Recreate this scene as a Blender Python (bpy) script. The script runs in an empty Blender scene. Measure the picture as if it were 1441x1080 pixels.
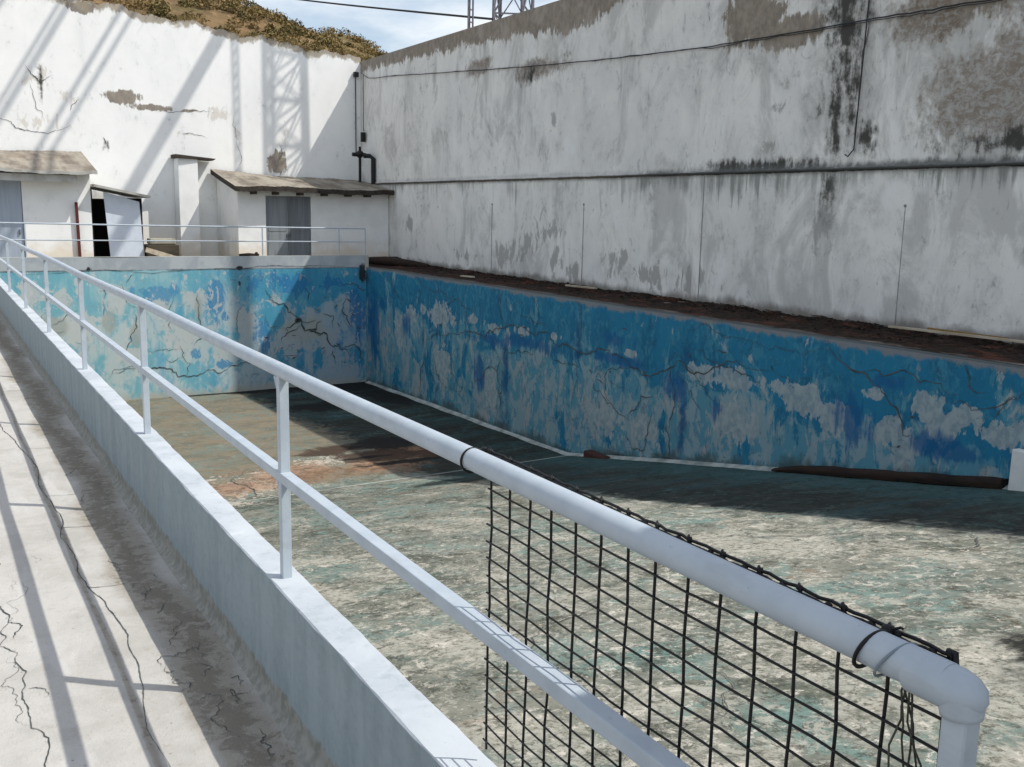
import bpy, math, random
import numpy as np
from mathutils import Vector, Quaternion
random.seed(7); np.random.seed(7)
SC = bpy.context.scene
COL = SC.collection
Z0 = 2.17           # walkway level is z = 0 in the world; helpers take heights measured from the eye, as surveyed

# ------------------------------------------------------------------ node helper
class S:
    def __init__(s, T, sock): s.T, s.s = T, sock
    def _m(s, op, o, rev=False):
        n = s.T.nt.nodes.new('ShaderNodeMath'); n.operation = op
        a, b = (o, s) if rev else (s, o)
        for i, v in ((0, a), (1, b)):
            if isinstance(v, S): s.T.link(v.s, n.inputs[i])
            else: n.inputs[i].default_value = v
        return S(s.T, n.outputs[0])
    def __add__(s, o): return s._m('ADD', o)
    def __radd__(s, o): return s._m('ADD', o, True)
    def __sub__(s, o): return s._m('SUBTRACT', o)
    def __rsub__(s, o): return s._m('SUBTRACT', o, True)
    def __mul__(s, o): return s._m('MULTIPLY', o)
    def __rmul__(s, o): return s._m('MULTIPLY', o, True)
    def __truediv__(s, o): return s._m('DIVIDE', o)
    def abs(s): return s._m('ABSOLUTE', 0.0)
    def max(s, o): return s._m('MAXIMUM', o)
    def min(s, o): return s._m('MINIMUM', o)

class T:
    def __init__(t, name):
        t.m = bpy.data.materials.new(name); t.m.use_nodes = True
        t.nt = t.m.node_tree; t.b = t.nt.nodes['Principled BSDF']
        g = t.nt.nodes.new('ShaderNodeNewGeometry')
        sub = t.nt.nodes.new('ShaderNodeVectorMath'); sub.operation = 'SUBTRACT'
        t.link(g.outputs['Position'], sub.inputs[0]); sub.inputs[1].default_value = (0, 0, Z0)
        t.P = sub.outputs[0]
        sp = t.nt.nodes.new('ShaderNodeSeparateXYZ'); t.link(t.P, sp.inputs[0])
        t.X, t.Y, t.Z = (S(t, o) for o in sp.outputs)
        sn = t.nt.nodes.new('ShaderNodeSeparateXYZ'); t.link(g.outputs['Normal'], sn.inputs[0])
        t.NZ = S(t, sn.outputs[2])
    def link(t, a, b): t.nt.links.new(a, b)
    def vec(t, sc, off=(0, 0, 0)):
        n = t.nt.nodes.new('ShaderNodeVectorMath'); n.operation = 'MULTIPLY_ADD'
        t.link(t.P, n.inputs[0])
        n.inputs[1].default_value = sc if isinstance(sc, tuple) else (sc,) * 3
        n.inputs[2].default_value = off
        return n.outputs[0]
    def noise(t, sc, det=5, rough=.55, dist=0.0, off=(0, 0, 0)):
        n = t.nt.nodes.new('ShaderNodeTexNoise')
        t.link(t.vec(sc, off), n.inputs['Vector']); n.inputs['Scale'].default_value = 1
        n.inputs['Detail'].default_value = det; n.inputs['Roughness'].default_value = rough
        n.inputs['Distortion'].default_value = dist
        return S(t, n.outputs[0])
    def voro(t, sc, feat='F1', off=(0, 0, 0), rnd=1.0):
        n = t.nt.nodes.new('ShaderNodeTexVoronoi'); n.feature = feat
        t.link(t.vec(sc, off), n.inputs['Vector']); n.inputs['Scale'].default_value = 1
        n.inputs['Randomness'].default_value = rnd
        return S(t, n.outputs[0])
    def attr(t, name):
        n = t.nt.nodes.new('ShaderNodeAttribute'); n.attribute_name = name
        return S(t, n.outputs['Fac'])
    def ss(t, x, a, b, lo=0.0, hi=1.0):
        n = t.nt.nodes.new('ShaderNodeMapRange'); n.interpolation_type = 'SMOOTHSTEP'
        t.link(x.s, n.inputs[0])
        rev = a > b
        if rev: a, b, lo, hi = b, a, hi, lo
        for i, v in zip((1, 2, 3, 4), (a, b, lo, hi)): n.inputs[i].default_value = v
        return S(t, n.outputs[0])
    def mix(t, a, b, f):
        n = t.nt.nodes.new('ShaderNodeMix'); n.data_type = 'RGBA'
        for i, v in ((6, a), (7, b)):
            if isinstance(v, S): t.link(v.s, n.inputs[i])
            else: n.inputs[i].default_value = (*v, 1)
        if isinstance(f, S): t.link(f.s, n.inputs[0])
        else: n.inputs[0].default_value = f
        return S(t, n.outputs[2])
    def mul(t, a, f):           # colour times scalar socket
        n = t.nt.nodes.new('ShaderNodeVectorMath'); n.operation = 'SCALE'
        t.link(a.s, n.inputs[0]); t.link(f.s, n.inputs['Scale'])
        return S(t, n.outputs[0])
    def done(t, c, rough=.85, bump=None, bs=.3, bd=.02, metal=0.0, spec=.3):
        if isinstance(c, S): t.link(c.s, t.b.inputs['Base Color'])
        else: t.b.inputs['Base Color'].default_value = (*c, 1)
        if isinstance(rough, S): t.link(rough.s, t.b.inputs['Roughness'])
        else: t.b.inputs['Roughness'].default_value = rough
        t.b.inputs['Metallic'].default_value = metal
        t.b.inputs['Specular IOR Level'].default_value = spec
        if bump is not None:
            n = t.nt.nodes.new('ShaderNodeBump'); n.inputs['Strength'].default_value = bs
            n.inputs['Distance'].default_value = bd
            t.link(bump.s, n.inputs['Height']); t.link(n.outputs[0], t.b.inputs['Normal'])
        return t.m

# ------------------------------------------------------------------ mesh helper
class MB:
    def __init__(s): s.v = []; s.f = []; s.mi = []; s.sm = []; s.at = {}
    def add(s, vs, fs, mi=0, smooth=False):
        o = len(s.v); s.v += [tuple(map(float, p)) for p in vs]
        for f in fs: s.f.append(tuple(o + i for i in f)); s.mi.append(mi); s.sm.append(smooth)
        return o
    def box(s, x0, x1, y0, y1, z0, z1, mi=0):
        s.hexa([(x0, y0, z0), (x1, y0, z0), (x1, y1, z0), (x0, y1, z0), (x0, y0, z1), (x1, y0, z1), (x1, y1, z1), (x0, y1, z1)], mi)
    def hexa(s, p, mi=0):
        s.add(p, [(3, 2, 1, 0), (4, 5, 6, 7), (0, 1, 5, 4), (1, 2, 6, 5), (2, 3, 7, 6), (3, 0, 4, 7)], mi)
    def bar(s, a, b, w, h=None, up=(0, 0, 1), mi=0):
        h = h or w; a, b = Vector(a), Vector(b); d = (b - a).normalized()
        u = Vector(up)
        if abs(d.dot(u)) > .95: u = Vector((0, 1, 0))
        r = d.cross(u).normalized() * w / 2; t = r.cross(d).normalized() * h / 2
        s.hexa([a - r - t, a + r - t, b + r - t, b - r - t, a - r + t, a + r + t, b + r + t, b - r + t], mi)
    def tube(s, pts, r, n=8, mi=0, cap=True):
        pts = [Vector(p) for p in pts]; rs = r if isinstance(r, (list, tuple)) else [r] * len(pts)
        vs = []; ref = None
        for i, p in enumerate(pts):
            d = (pts[min(i + 1, len(pts) - 1)] - pts[max(i - 1, 0)]).normalized()
            if ref is None:
                ref = d.cross(Vector((0, 0, 1)) if abs(d.z) < .9 else Vector((1, 0, 0))).normalized()
            else:
                ref = (ref - d * ref.dot(d)).normalized()
            o = d.cross(ref)
            for k in range(n):
                a = 2 * math.pi * k / n
                vs.append(p + (ref * math.cos(a) + o * math.sin(a)) * rs[i])
        fs = [(i * n + k, i * n + (k + 1) % n, (i + 1) * n + (k + 1) % n, (i + 1) * n + k) for i in range(len(pts) - 1) for k in range(n)]
        s.add(vs, fs, mi, True)
        if cap:
            m = len(pts) - 1
            s.add(vs[:n], [tuple(range(n))[::-1]], mi); s.add(vs[m * n:], [tuple(range(n))], mi)
    def ball(s, c, r, n=8, mi=0, sc=(1, 1, 1)):
        vs = []; fs = []
        m = n // 2
        for i in range(m + 1):
            th = math.pi * i / m
            for k in range(n):
                a = 2 * math.pi * k / n
                vs.append((c[0] + r * sc[0] * math.sin(th) * math.cos(a), c[1] + r * sc[1] * math.sin(th) * math.sin(a), c[2] + r * sc[2] * math.cos(th)))
        for i in range(m):
            for k in range(n): fs.append((i * n + k, (i + 1) * n + k, (i + 1) * n + (k + 1) % n, i * n + (k + 1) % n))
        s.add(vs, fs, mi, True)
    def grid(s, us, vs_, fn, mi=0, flip=False, attrs=None, smooth=True):
        U, V = np.meshgrid(us, vs_)            # rows = v
        X, Y, Zz = fn(U, V)
        nu, nv = len(us), len(vs_)
        P = np.stack([X + 0 * U, Y + 0 * U, Zz + 0 * U], -1).reshape(-1, 3)
        fs = []
        for j in range(nv - 1):
            for i in range(nu - 1):
                q = (j * nu + i, j * nu + i + 1, (j + 1) * nu + i + 1, (j + 1) * nu + i)
                fs.append(q[::-1] if flip else q)
        o = s.add(P.tolist(), fs, mi, smooth)
        if attrs:
            for k, f in attrs.items(): s.at.setdefault(k, []).append((o, (f(U, V) + 0 * U).reshape(-1)))
    def build(s, name, mats, parent=None, label=None, cat=None, group=None, kind=None, bevel=0.0, origin=None):
        me = bpy.data.meshes.new(name)
        V = np.array(s.v); V[:, 2] += Z0
        if parent is not None: org = np.array(parent.location)
        elif origin is not None: org = np.array(origin) + (0, 0, Z0)
        else: org = np.array([(V[:, 0].min() + V[:, 0].max()) / 2, (V[:, 1].min() + V[:, 1].max()) / 2, V[:, 2].min()])
        pl = parent
        while pl is not None and pl.parent is not None: pl = pl.parent; org = org + np.array(pl.location)
        me.from_pydata((V - org).tolist(), [], s.f)
        for m in (mats if isinstance(mats, (list, tuple)) else [mats]): me.materials.append(m)
        me.polygons.foreach_set('material_index', s.mi); me.polygons.foreach_set('use_smooth', s.sm)
        for k, lst in s.at.items():
            a = me.attributes.new(k, 'FLOAT', 'POINT'); d = np.full(len(V), -1.0)
            for o, val in lst: d[o:o + len(val)] = val
            a.data.foreach_set('value', d)
        me.update()
        ob = bpy.data.objects.new(name, me); COL.objects.link(ob)
        if parent is not None: ob.parent = parent; ob.location = (0, 0, 0)
        else: ob.location = org
        if bevel:
            b = ob.modifiers.new('bevel', 'BEVEL'); b.width = bevel; b.segments = 2; b.limit_method = 'ANGLE'
        return tag(ob, label, cat, group, kind)

def tag(ob, label=None, cat=None, group=None, kind=None):
    for k, v in (('label', label), ('category', cat), ('group', group), ('kind', kind)):
        if v: ob[k] = v
    return ob
def thing(name, loc, label, cat, group=None):
    o = bpy.data.objects.new(name, None); COL.objects.link(o)
    o.empty_display_size = .2
    o.location = (loc[0], loc[1], loc[2] + Z0)
    return tag(o, label, cat, group)
def blobs(lst):          # union of soft ellipses: 1 at a centre, 0 on its outline
    def f(U, V):
        r = np.full(U.shape, -1.0)
        for u, v, ru, rv in lst:
            r = np.maximum(r, 1 - np.sqrt(((U - u) / ru) ** 2 + ((V - v) / rv) ** 2))
        return r
    return f
def interp(xs, ys): return lambda x: np.interp(x, xs, ys)
def wob(U, V, a, f, seed=0):
    rs = np.random.RandomState(seed); r = 0 * U
    for k in range(6):
        p = rs.uniform(0, 6.28, 2); d = rs.uniform(-1, 1, 2) * f * (1 + k * .6)
        r = r + np.sin(U * d[0] + V * d[1] + p[0]) / (1 + k * .5)
    return r * a / 2.2
def jag(pts, rough=.16, step=.1, rnd=random):
    out = [pts[0]]
    def rec(a, b):
        L = math.dist(a, b)
        if L < step: out.append(b); return
        n = ((a[1] - b[1]) / L, (b[0] - a[0]) / L); k = rnd.gauss(0, rough) * L
        m = ((a[0] + b[0]) / 2 + n[0] * k, (a[1] + b[1]) / 2 + n[1] * k)
        rec(a, m); rec(m, b)
    for a, b in zip(pts, pts[1:]): rec(a, b)
    return out
CW = .5
def crack(mb, pts, fn, w, mi=1, rough=.16, step=.1, taper=True):
    """a dark gap following pts on the surface fn(u, v) -> xyz, of varying width"""
    p = jag(pts, rough, step); n = len(p); vs = []; fs = []
    w *= CW; ww = w
    for i in range(n):
        a, b = p[max(i - 1, 0)], p[min(i + 1, n - 1)]; L = math.dist(a, b) or 1
        nx, ny = (a[1] - b[1]) / L, (b[0] - a[0]) / L
        ww = .6 * ww + .4 * w * random.choice((.3, .7, 1, 1.6))
        t = min(1, 4 * i / n + .1, 4 * (n - 1 - i) / n + .1) if taper else 1
        h = ww * t / 2
        vs += [fn(p[i][0] + nx * h, p[i][1] + ny * h), fn(p[i][0] - nx * h, p[i][1] - ny * h)]
        if i: fs.append((2 * i - 2, 2 * i - 1, 2 * i + 1, 2 * i))
    mb.add(vs, fs, mi)

# ------------------------------------------------------------------ plain materials
def plain(name, c, c2=None, sc=6.0, rough=.7, bs=.15, metal=0.0, spec=.3, streak=None):
    t = T(name); c2 = c2 or tuple(x * .75 for x in c)
    n = t.noise(streak or sc, 6, .6)
    col = t.mix(c, c2, t.ss(n, .38, .68))
    col = t.mix(col, tuple(x * .55 for x in c2), t.ss(t.noise(sc * 3.1, 4, .7, off=(3, 1, 7)), .64, .78) * .55)
    return t.done(col, rough, n, bs, .01, metal, spec)
M_crack = plain('crack_dark', (.10, .11, .105), (.045, .05, .048), 5, .95)
M_black = plain('black_wire', (.012, .012, .013), (.006, .006, .006), 30, .5)
M_rust = plain('rust_dark', (.035, .022, .016), (.015, .011, .01), 9, .85)
M_red = plain('red_rust_paint', (.11, .025, .022), (.055, .02, .016), 7, .8)
M_doorgrey = plain('grey_door_paint', (.25, .275, .29), (.19, .21, .225), 3, .6, streak=(8, 8, .7))
M_doorblue = plain('blue_grey_door_paint', (.36, .42, .50), (.31, .36, .43), 2, .6, streak=(8, 8, .7))
M_doorwhite = plain('white_door_paint', (.62, .68, .76), (.55, .6, .68), 2, .55)
M_dark = plain('dark_void', (.012, .012, .013), (.02, .02, .02), 2, .9)
M_steel = plain('galvanised_steel', (.16, .16, .19), (.09, .085, .10), 4, .6)
M_cable = plain('cable_sheath', (.035, .04, .045), (.02, .02, .02), 9, .6)
M_timber = plain('rotten_timber', (.030, .017, .013), (.010, .008, .007), 4, .9, streak=(6, 1.2, 9))
M_plank = plain('pale_plank', (.50, .44, .34), (.32, .26, .18), 5, .8, streak=(9, 1.5, 9))
M_whiteblock = plain('white_block_paint', (.72, .75, .73), (.62, .66, .64), 3, .7)

def rail_paint():
    t = T('pale_blue_rail_paint')
    n = t.noise(9, 6, .6)
    c = t.mix((.45, .51, .565), (.39, .45, .51), t.ss(n, .35, .7))
    c = t.mix(c, (.30, .33, .35), t.ss(t.noise(26, 6, .7, off=(4, 2, 0)), .62, .72) * .5)
    c = t.mix(c, (.20, .12, .07), t.ss(t.noise((40, 22, 40), 5, .7, off=(1, 7, 3)), .685, .73) * .7)
    c = t.mix(c, (.36, .40, .43), t.ss(t.noise((12, 3, 12), 6, .65, off=(6, 1, 2)), .54, .66) * .5)
    return t.done(c, .48, t.noise(60, 3, .6), .06, .004, spec=.4)
M_rail = rail_paint()

# ------------------------------------------------------------------ walls: weathered limewash
def whitewash(name, back):
    t = T(name)
    A = (lambda a, b, c: (c, a, b)) if not back else (lambda a, b, c: (a, c, b))  # (along, up, out)
    sc = lambda a, u: (a, a, u)
    big = t.noise(sc(.35, .3), 6, .6); mid = t.noise(sc(1.3, .9), 8, .65, .4); fine = t.noise(sc(7, 5), 6, .65)
    st = t.noise(sc(2.6, .22), 6, .6); st2 = t.noise(sc(7.5, .35), 5, .6, off=(5, 5, 0))
    if back:
        c = t.mix((.90, .905, .89), (.84, .85, .84), t.ss(mid, .35, .7))
        c = t.mix(c, (.82, .76, .64), t.ss(t.Z + big * 2.5, .9, -.6) * .55)       # cream foot of the wall
        c = t.mix(c, (.66, .68, .68), t.ss(st, .55, .8) * .3)
        c = t.mix(c, (.58, .59, .58), t.ss(mid * .5 + fine * .5, .56, .66) * .5)
    else:
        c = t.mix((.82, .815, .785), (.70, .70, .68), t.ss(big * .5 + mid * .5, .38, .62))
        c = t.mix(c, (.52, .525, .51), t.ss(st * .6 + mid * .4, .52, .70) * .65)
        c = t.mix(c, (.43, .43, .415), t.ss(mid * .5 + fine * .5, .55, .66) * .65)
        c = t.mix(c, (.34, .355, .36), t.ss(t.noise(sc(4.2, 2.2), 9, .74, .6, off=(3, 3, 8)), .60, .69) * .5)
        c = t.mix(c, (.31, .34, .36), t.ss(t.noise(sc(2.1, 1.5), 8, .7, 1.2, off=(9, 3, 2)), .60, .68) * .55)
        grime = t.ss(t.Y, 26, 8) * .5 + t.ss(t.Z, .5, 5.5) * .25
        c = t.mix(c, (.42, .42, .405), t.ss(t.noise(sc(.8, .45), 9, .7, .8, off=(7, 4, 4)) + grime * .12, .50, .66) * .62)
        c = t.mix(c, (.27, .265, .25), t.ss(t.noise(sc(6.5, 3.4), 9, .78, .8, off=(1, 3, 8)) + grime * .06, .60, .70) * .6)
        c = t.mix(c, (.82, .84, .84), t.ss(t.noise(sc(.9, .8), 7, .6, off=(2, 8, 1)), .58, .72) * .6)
    # bare mortar where the limewash has come off
    e = t.attr('bare') + (mid - .5) * 1.5 + (st2 - .5) * 1.1 + (fine - .5) * .9
    bare = t.mix((.30, .255, .20), (.20, .17, .14), t.ss(fine, .35, .65))
    if not back: bare = t.mix(bare, (.36, .32, .28), t.ss(mid, .5, .7))
    c = t.mix(c, bare, t.ss(e, .0, .22) * .93)
    # flaked patches down to grey render
    e2 = t.attr('flake') + (t.noise(sc(3.5, 1.6), 8, .7, .5, off=(1, 4, 6)) - .5) * 4.6 - (.3 if not back else .55)
    c = t.mix(c, (.33, .325, .31) if not back else (.64, .60, .54), t.ss(e2, .02, .4) * .75)
    # brown crumbly areas
    e3 = t.attr('brown') + (mid - .5) * 1.6 + (fine - .5) * 1.3
    br = t.mix((.20, .155, .115), (.37, .36, .34), t.ss(t.noise(sc(6, 9), 6, .75, .8), .40, .62))
    c = t.mix(c, br, t.ss(e3, -.1, .5) * .85)
    # black mould
    e4 = t.attr('mould') + (mid - .5) * 2.2 + (fine - .5) * 2.6 + (st2 - .5) * 1.6
    c = t.mix(c, (.20, .195, .18), t.ss(e4, -.5, .5) * .6)
    c = t.mix(c, (.055, .055, .05), t.ss(e4, .0, .75) * .94)
    if not back:
        dz = t.Z - .885
        up = t.ss(dz + (mid - .5) * .32 + (st2 - .5) * .12, .20, .015) * t.ss(dz, -.03, .0)
        c = t.mix(c, (.20, .21, .205), up * .5)
        ln = t.ss(t.noise(sc(.5, .01), 5, .65, off=(1, 0, 2)), .36, .68) * .55 + t.ss(st2, .46, .72) * .55 * t.ss(t.noise(sc(.3, .01), 3, .5, off=(8, 0, 2)), .4, .6)
        drip = t.ss(dz * -1.0 - ln - (fine - .5) * .25, .22, -.22) * t.ss(dz, .0, -.02) * t.ss(st2 * .6 + mid * .4, .36, .56)
        c = t.mix(c, (.19, .20, .19), drip * t.ss(t.noise(sc(.4, .01), 4, .6, off=(6, 0, 2)) + t.ss(t.Y, 24, 14) * .12, .42, .62) * .8)
        c = t.mix(c, (.20, .205, .195), t.ss(dz * -1.0 + (fine - .5) * .12, .13, .02) * t.ss(dz, .0, -.02) * .6)
        ledge_dark = t.ss(t.noise(sc(.28, .02), 4, .6, off=(4, 0, 0)) + t.ss(t.Y, 24, 12) * .25, .42, .72)  # uneven dark line along the ledge, blacker towards the near end
        c = t.mix(c, t.mix((.13, .115, .095), (.022, .024, .023), ledge_dark), t.ss((dz - (mid - .5) * .05).abs() + (fine - .5) * .06, .042, .018) * .97)
        c = t.mix(c, (.09, .095, .09), t.ss(dz - ledge_dark * .13 - (mid - .5) * .30 - (fine - .5) * .2, .05, -.08) * t.ss(dz, -.02, .0) * ledge_dark * .85)
        c = t.mix(c, (.16, .14, .115), t.ss(t.Z + 1.98 - (mid - .35) * .55, .16, -.05) * .8)   # splash dirt at the foot
    else:
        c = t.mix(c, (.33, .28, .21), t.ss(t.attr('topd') - (mid - .3) * .75 - (fine - .5) * .4, .12, -.02) * .85)
    return t.done(c, .92, mid * .6 + fine * .4, .35, .03, spec=.15)
M_seam = plain('seam_grey', (.34, .34, .33), (.22, .22, .215), 4, .9)
M_wallR, M_wallB = whitewash('weathered_limewash_shade_wall', False), whitewash('weathered_limewash_end_wall', True)
def shedwall():
    t = T('shed_limewash')
    n = t.noise(1.4, 7, .6)
    c = t.mix((.87, .875, .86), (.77, .78, .77), t.ss(n, .4, .7))
    c = t.mix(c, (.70, .58, .42), t.ss(t.Z * -1.0 + (n - .5) * 1.6, 1.15, 1.75) * .6)
    c = t.mix(c, (.40, .39, .36), t.ss(t.noise(5, 6, .7), .63, .73) * .5)
    return t.done(c, .9, n, .25, .02, spec=.15)
M_shed = shedwall()

wallR_x = lambda y, z: 15.1 + wob(y, z, .012, .9, 3) - .075 * np.exp(-((z - .90) / .035) ** 2) - .02 * (z < .88)
RTOP = 5.56
def rtop_bare(U, V):
    th = np.interp(U, [15, 19.5, 21, 23, 25, 27, 31, 37], [.2, .28, .75, .95, .68, .66, .55, .45])
    return (V - (RTOP - th)) / .6
mb = MB()
mb.grid(np.arange(-8, 37.11, .11), np.concatenate([np.arange(-2.2, .7, .11), np.arange(.72, 1.08, .018), np.arange(1.1, RTOP, .11), [RTOP]]),
        lambda U, V: (wallR_x(U, V), U, V), flip=True, attrs={
    'bare': lambda U, V: np.maximum(rtop_bare(U, V), blobs([(15.75, 4.1, 1.1, .75), (11.0, 3.9, 1.2, .8), (14.6, 3.6, .9, .35)])(U, V)),
    'flake': blobs([(25.9, -1.4, .55, .65), (25.2, -1.25, .55, .75), (24.4, -.95, .75, .6), (23.3, -.6, 1.0, .35), (22.9, -1.3, .7, .55), (22.0, -1.6, .5, .4),
                    (20.4, -1.3, .42, .6), (19.8, -1.15, .35, .4), (18.5, -1.5, 1.3, .4), (17.2, -1.4, .6, .4), (28.3, -1.5, 1.2, .3), (13.4, -.2, .5, .6),
                    (32.5, -.6, .6, .5), (15.0, 2.15, .35, .25), (15.0, 1.4, .3, .25), (23.2, 2.45, .25, .3)]),
    'brown': blobs([(10.3, 2.0, 1.5, .95), (9.3, 2.4, 1.2, 1.1), (11.6, 3.4, 1.0, .55), (9.2, 3.6, 1.5, .6), (24.2, 3.9, 1.7, .35), (27.5, 4.3, 1.0, .3)]),
    'mould': blobs([(13.25, 4.8, .58, 2.6), (13.28, 3.3, .32, 1.3), (13.35, 1.9, .13, .7), (12.95, 2.2, .08, 1.6), (13.35, 1.4, .2, .5), (12.6, 1.45, .25, .35), (13.4, .6, .25, .55),
                    (15.2, 1.02, 1.8, .14), (9.7, 1.25, 1.0, .22), (24.5, 3.8, .35, .25)])})
mb.box(15.14, 15.46, -8, 37.4, -2.2, RTOP - .01)
mb.add([(15.1, -8, RTOP), (15.47, -8, RTOP), (15.47, 37.4, RTOP), (15.1, 37.4, RTOP)], [(0, 1, 2, 3)])
cf = lambda u, v: (float(wallR_x(np.array(u), np.array(v))) - .012, u, v)
for pts, w in (([(12.80, 5.4), (12.78, 3.6), (12.86, 2.4), (12.82, 1.0)], .03), ([(17.5, -1.2), (17.48, -1.95)], .02), ([(20.9, .7), (20.95, -.4)], .015)):
    crack(mb, pts, cf, w, 1, .05, .2)
wallR = mb.build('boundary_wall', [M_wallR, M_crack], label='long high weathered white wall beside the pool, bare brown mortar along its top', cat='wall')
for y, w, z0, z1 in ((26.5, .05, .17, -1.98), (21.6, .05, .19, -1.98), (11.62, .06, .22, -1.98), (16.95, .24, .84, -1.98), (31.5, .04, .1, -1.9)):
    s = MB(); s.at = {k: [] for k in ('bare', 'flake', 'brown', 'mould')}; s.box(15.066, 15.11, y, y + w, z1, z0)
    if w < .1: s.ball((15.075, y + .0, z0), .03, 8, 1); s.bar((15.079, y - .006, z0), (15.079, y - .006, z1), .012, .012, mi=1)
    else: s.bar((15.075, y - .006, z0), (15.075, y - .006, z1), .012, .012, mi=1)
    s.build('seam_strip', [M_wallR, M_seam], wallR)

btop = lambda x: 6.9 - .1 * (x - 2.7) + .06 * np.sin(x * 2.3) + .05 * np.sin(x * 5.1 + 1) + .03 * np.sin(x * 13)
mb = MB()
wB = lambda U, V: 37.08 + wob(U, V, .02, 1.1, 5)
mb.grid(np.arange(-8, 15.13, .11), np.linspace(0, 1, 84), lambda U, V: (U, wB(U, V), -2.2 + V * (btop(U) + 2.2)), flip=False, attrs={
    'bare': lambda U, V: blobs([(6.3, 3.6, .75, .24), (7.3, 3.3, .8, .13), (11.7, 1.6, .4, .5), (5.1, 6.4, .5, .2), (8.5, 3.28, .5, .05)])(U, -2.2 + V * (btop(U) + 2.2)),
    'flake': lambda U, V: blobs([(3.7, 4.0, .8, .6), (4.5, 3.5, .6, .5), (3.6, 2.6, 1.3, .4), (5.6, 1.95, .35, .2), (9.5, 3.2, .9, .6), (10.3, 2.4, .3, 1.0), (8.3, 2.45, .9, .1), (12, 2.3, .5, .6)])(U, -2.2 + V * (btop(U) + 2.2)),
    'brown': blobs([]), 'mould': lambda U, V: blobs([(5.7, 1.92, .1, .16), (3.75, 3.9, .09, .5)])(U, -2.2 + V * (btop(U) + 2.2)),
    'topd': lambda U, V: (1 - V) * (btop(U) + 2.2)})
xs = np.arange(-8, 15.2, .25)
mb.grid(xs, [0, 1], lambda U, V: (U, 37.09 + V * .4, btop(U) - .004 + 0 * V), attrs={'topd': lambda U, V: 0 * U})
mb.grid(xs, [0, 1], lambda U, V: (U, 37.49 + 0 * U, -2.2 + V * (btop(U) + 2.2)), flip=True, attrs={'topd': lambda U, V: 1 - V})
cf = lambda u, v: (u, float(wB(np.array(u), np.array((v + 2.2) / 9))) - .012, v)
for pts, w in (([(3.3, 4.4), (3.7, 3.9), (4.1, 4.1)], .05), ([(3.4, 3.9), (3.55, 3.1), (3.75, 2.7)], .035), ([(2.2, 2.75), (2.9, 2.35), (3.6, 2.25), (4.6, 2.55)], .045),
               ([(4.9, 3.4), (4.6, 3.0)], .03), ([(7.3, 3.2), (8.2, 3.22), (9.0, 3.3), (9.5, 3.2)], .03), ([(8.2, 2.46), (9.2, 2.36)], .03), ([(10.1, 3.3), (10.2, 2.2), (10.15, 1.2)], .025),
               ([(5.6, 2.2), (5.7, 1.95)], .06), ([(11.8, 2.3), (11.75, 1.5)], .03)):
    crack(mb, pts, cf, w, 1, .1, .08)
mb.build('boundary_wall', [M_wallB, M_crack], label='sunlit white wall at the far end with a ragged top under the hill', cat='wall')

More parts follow.
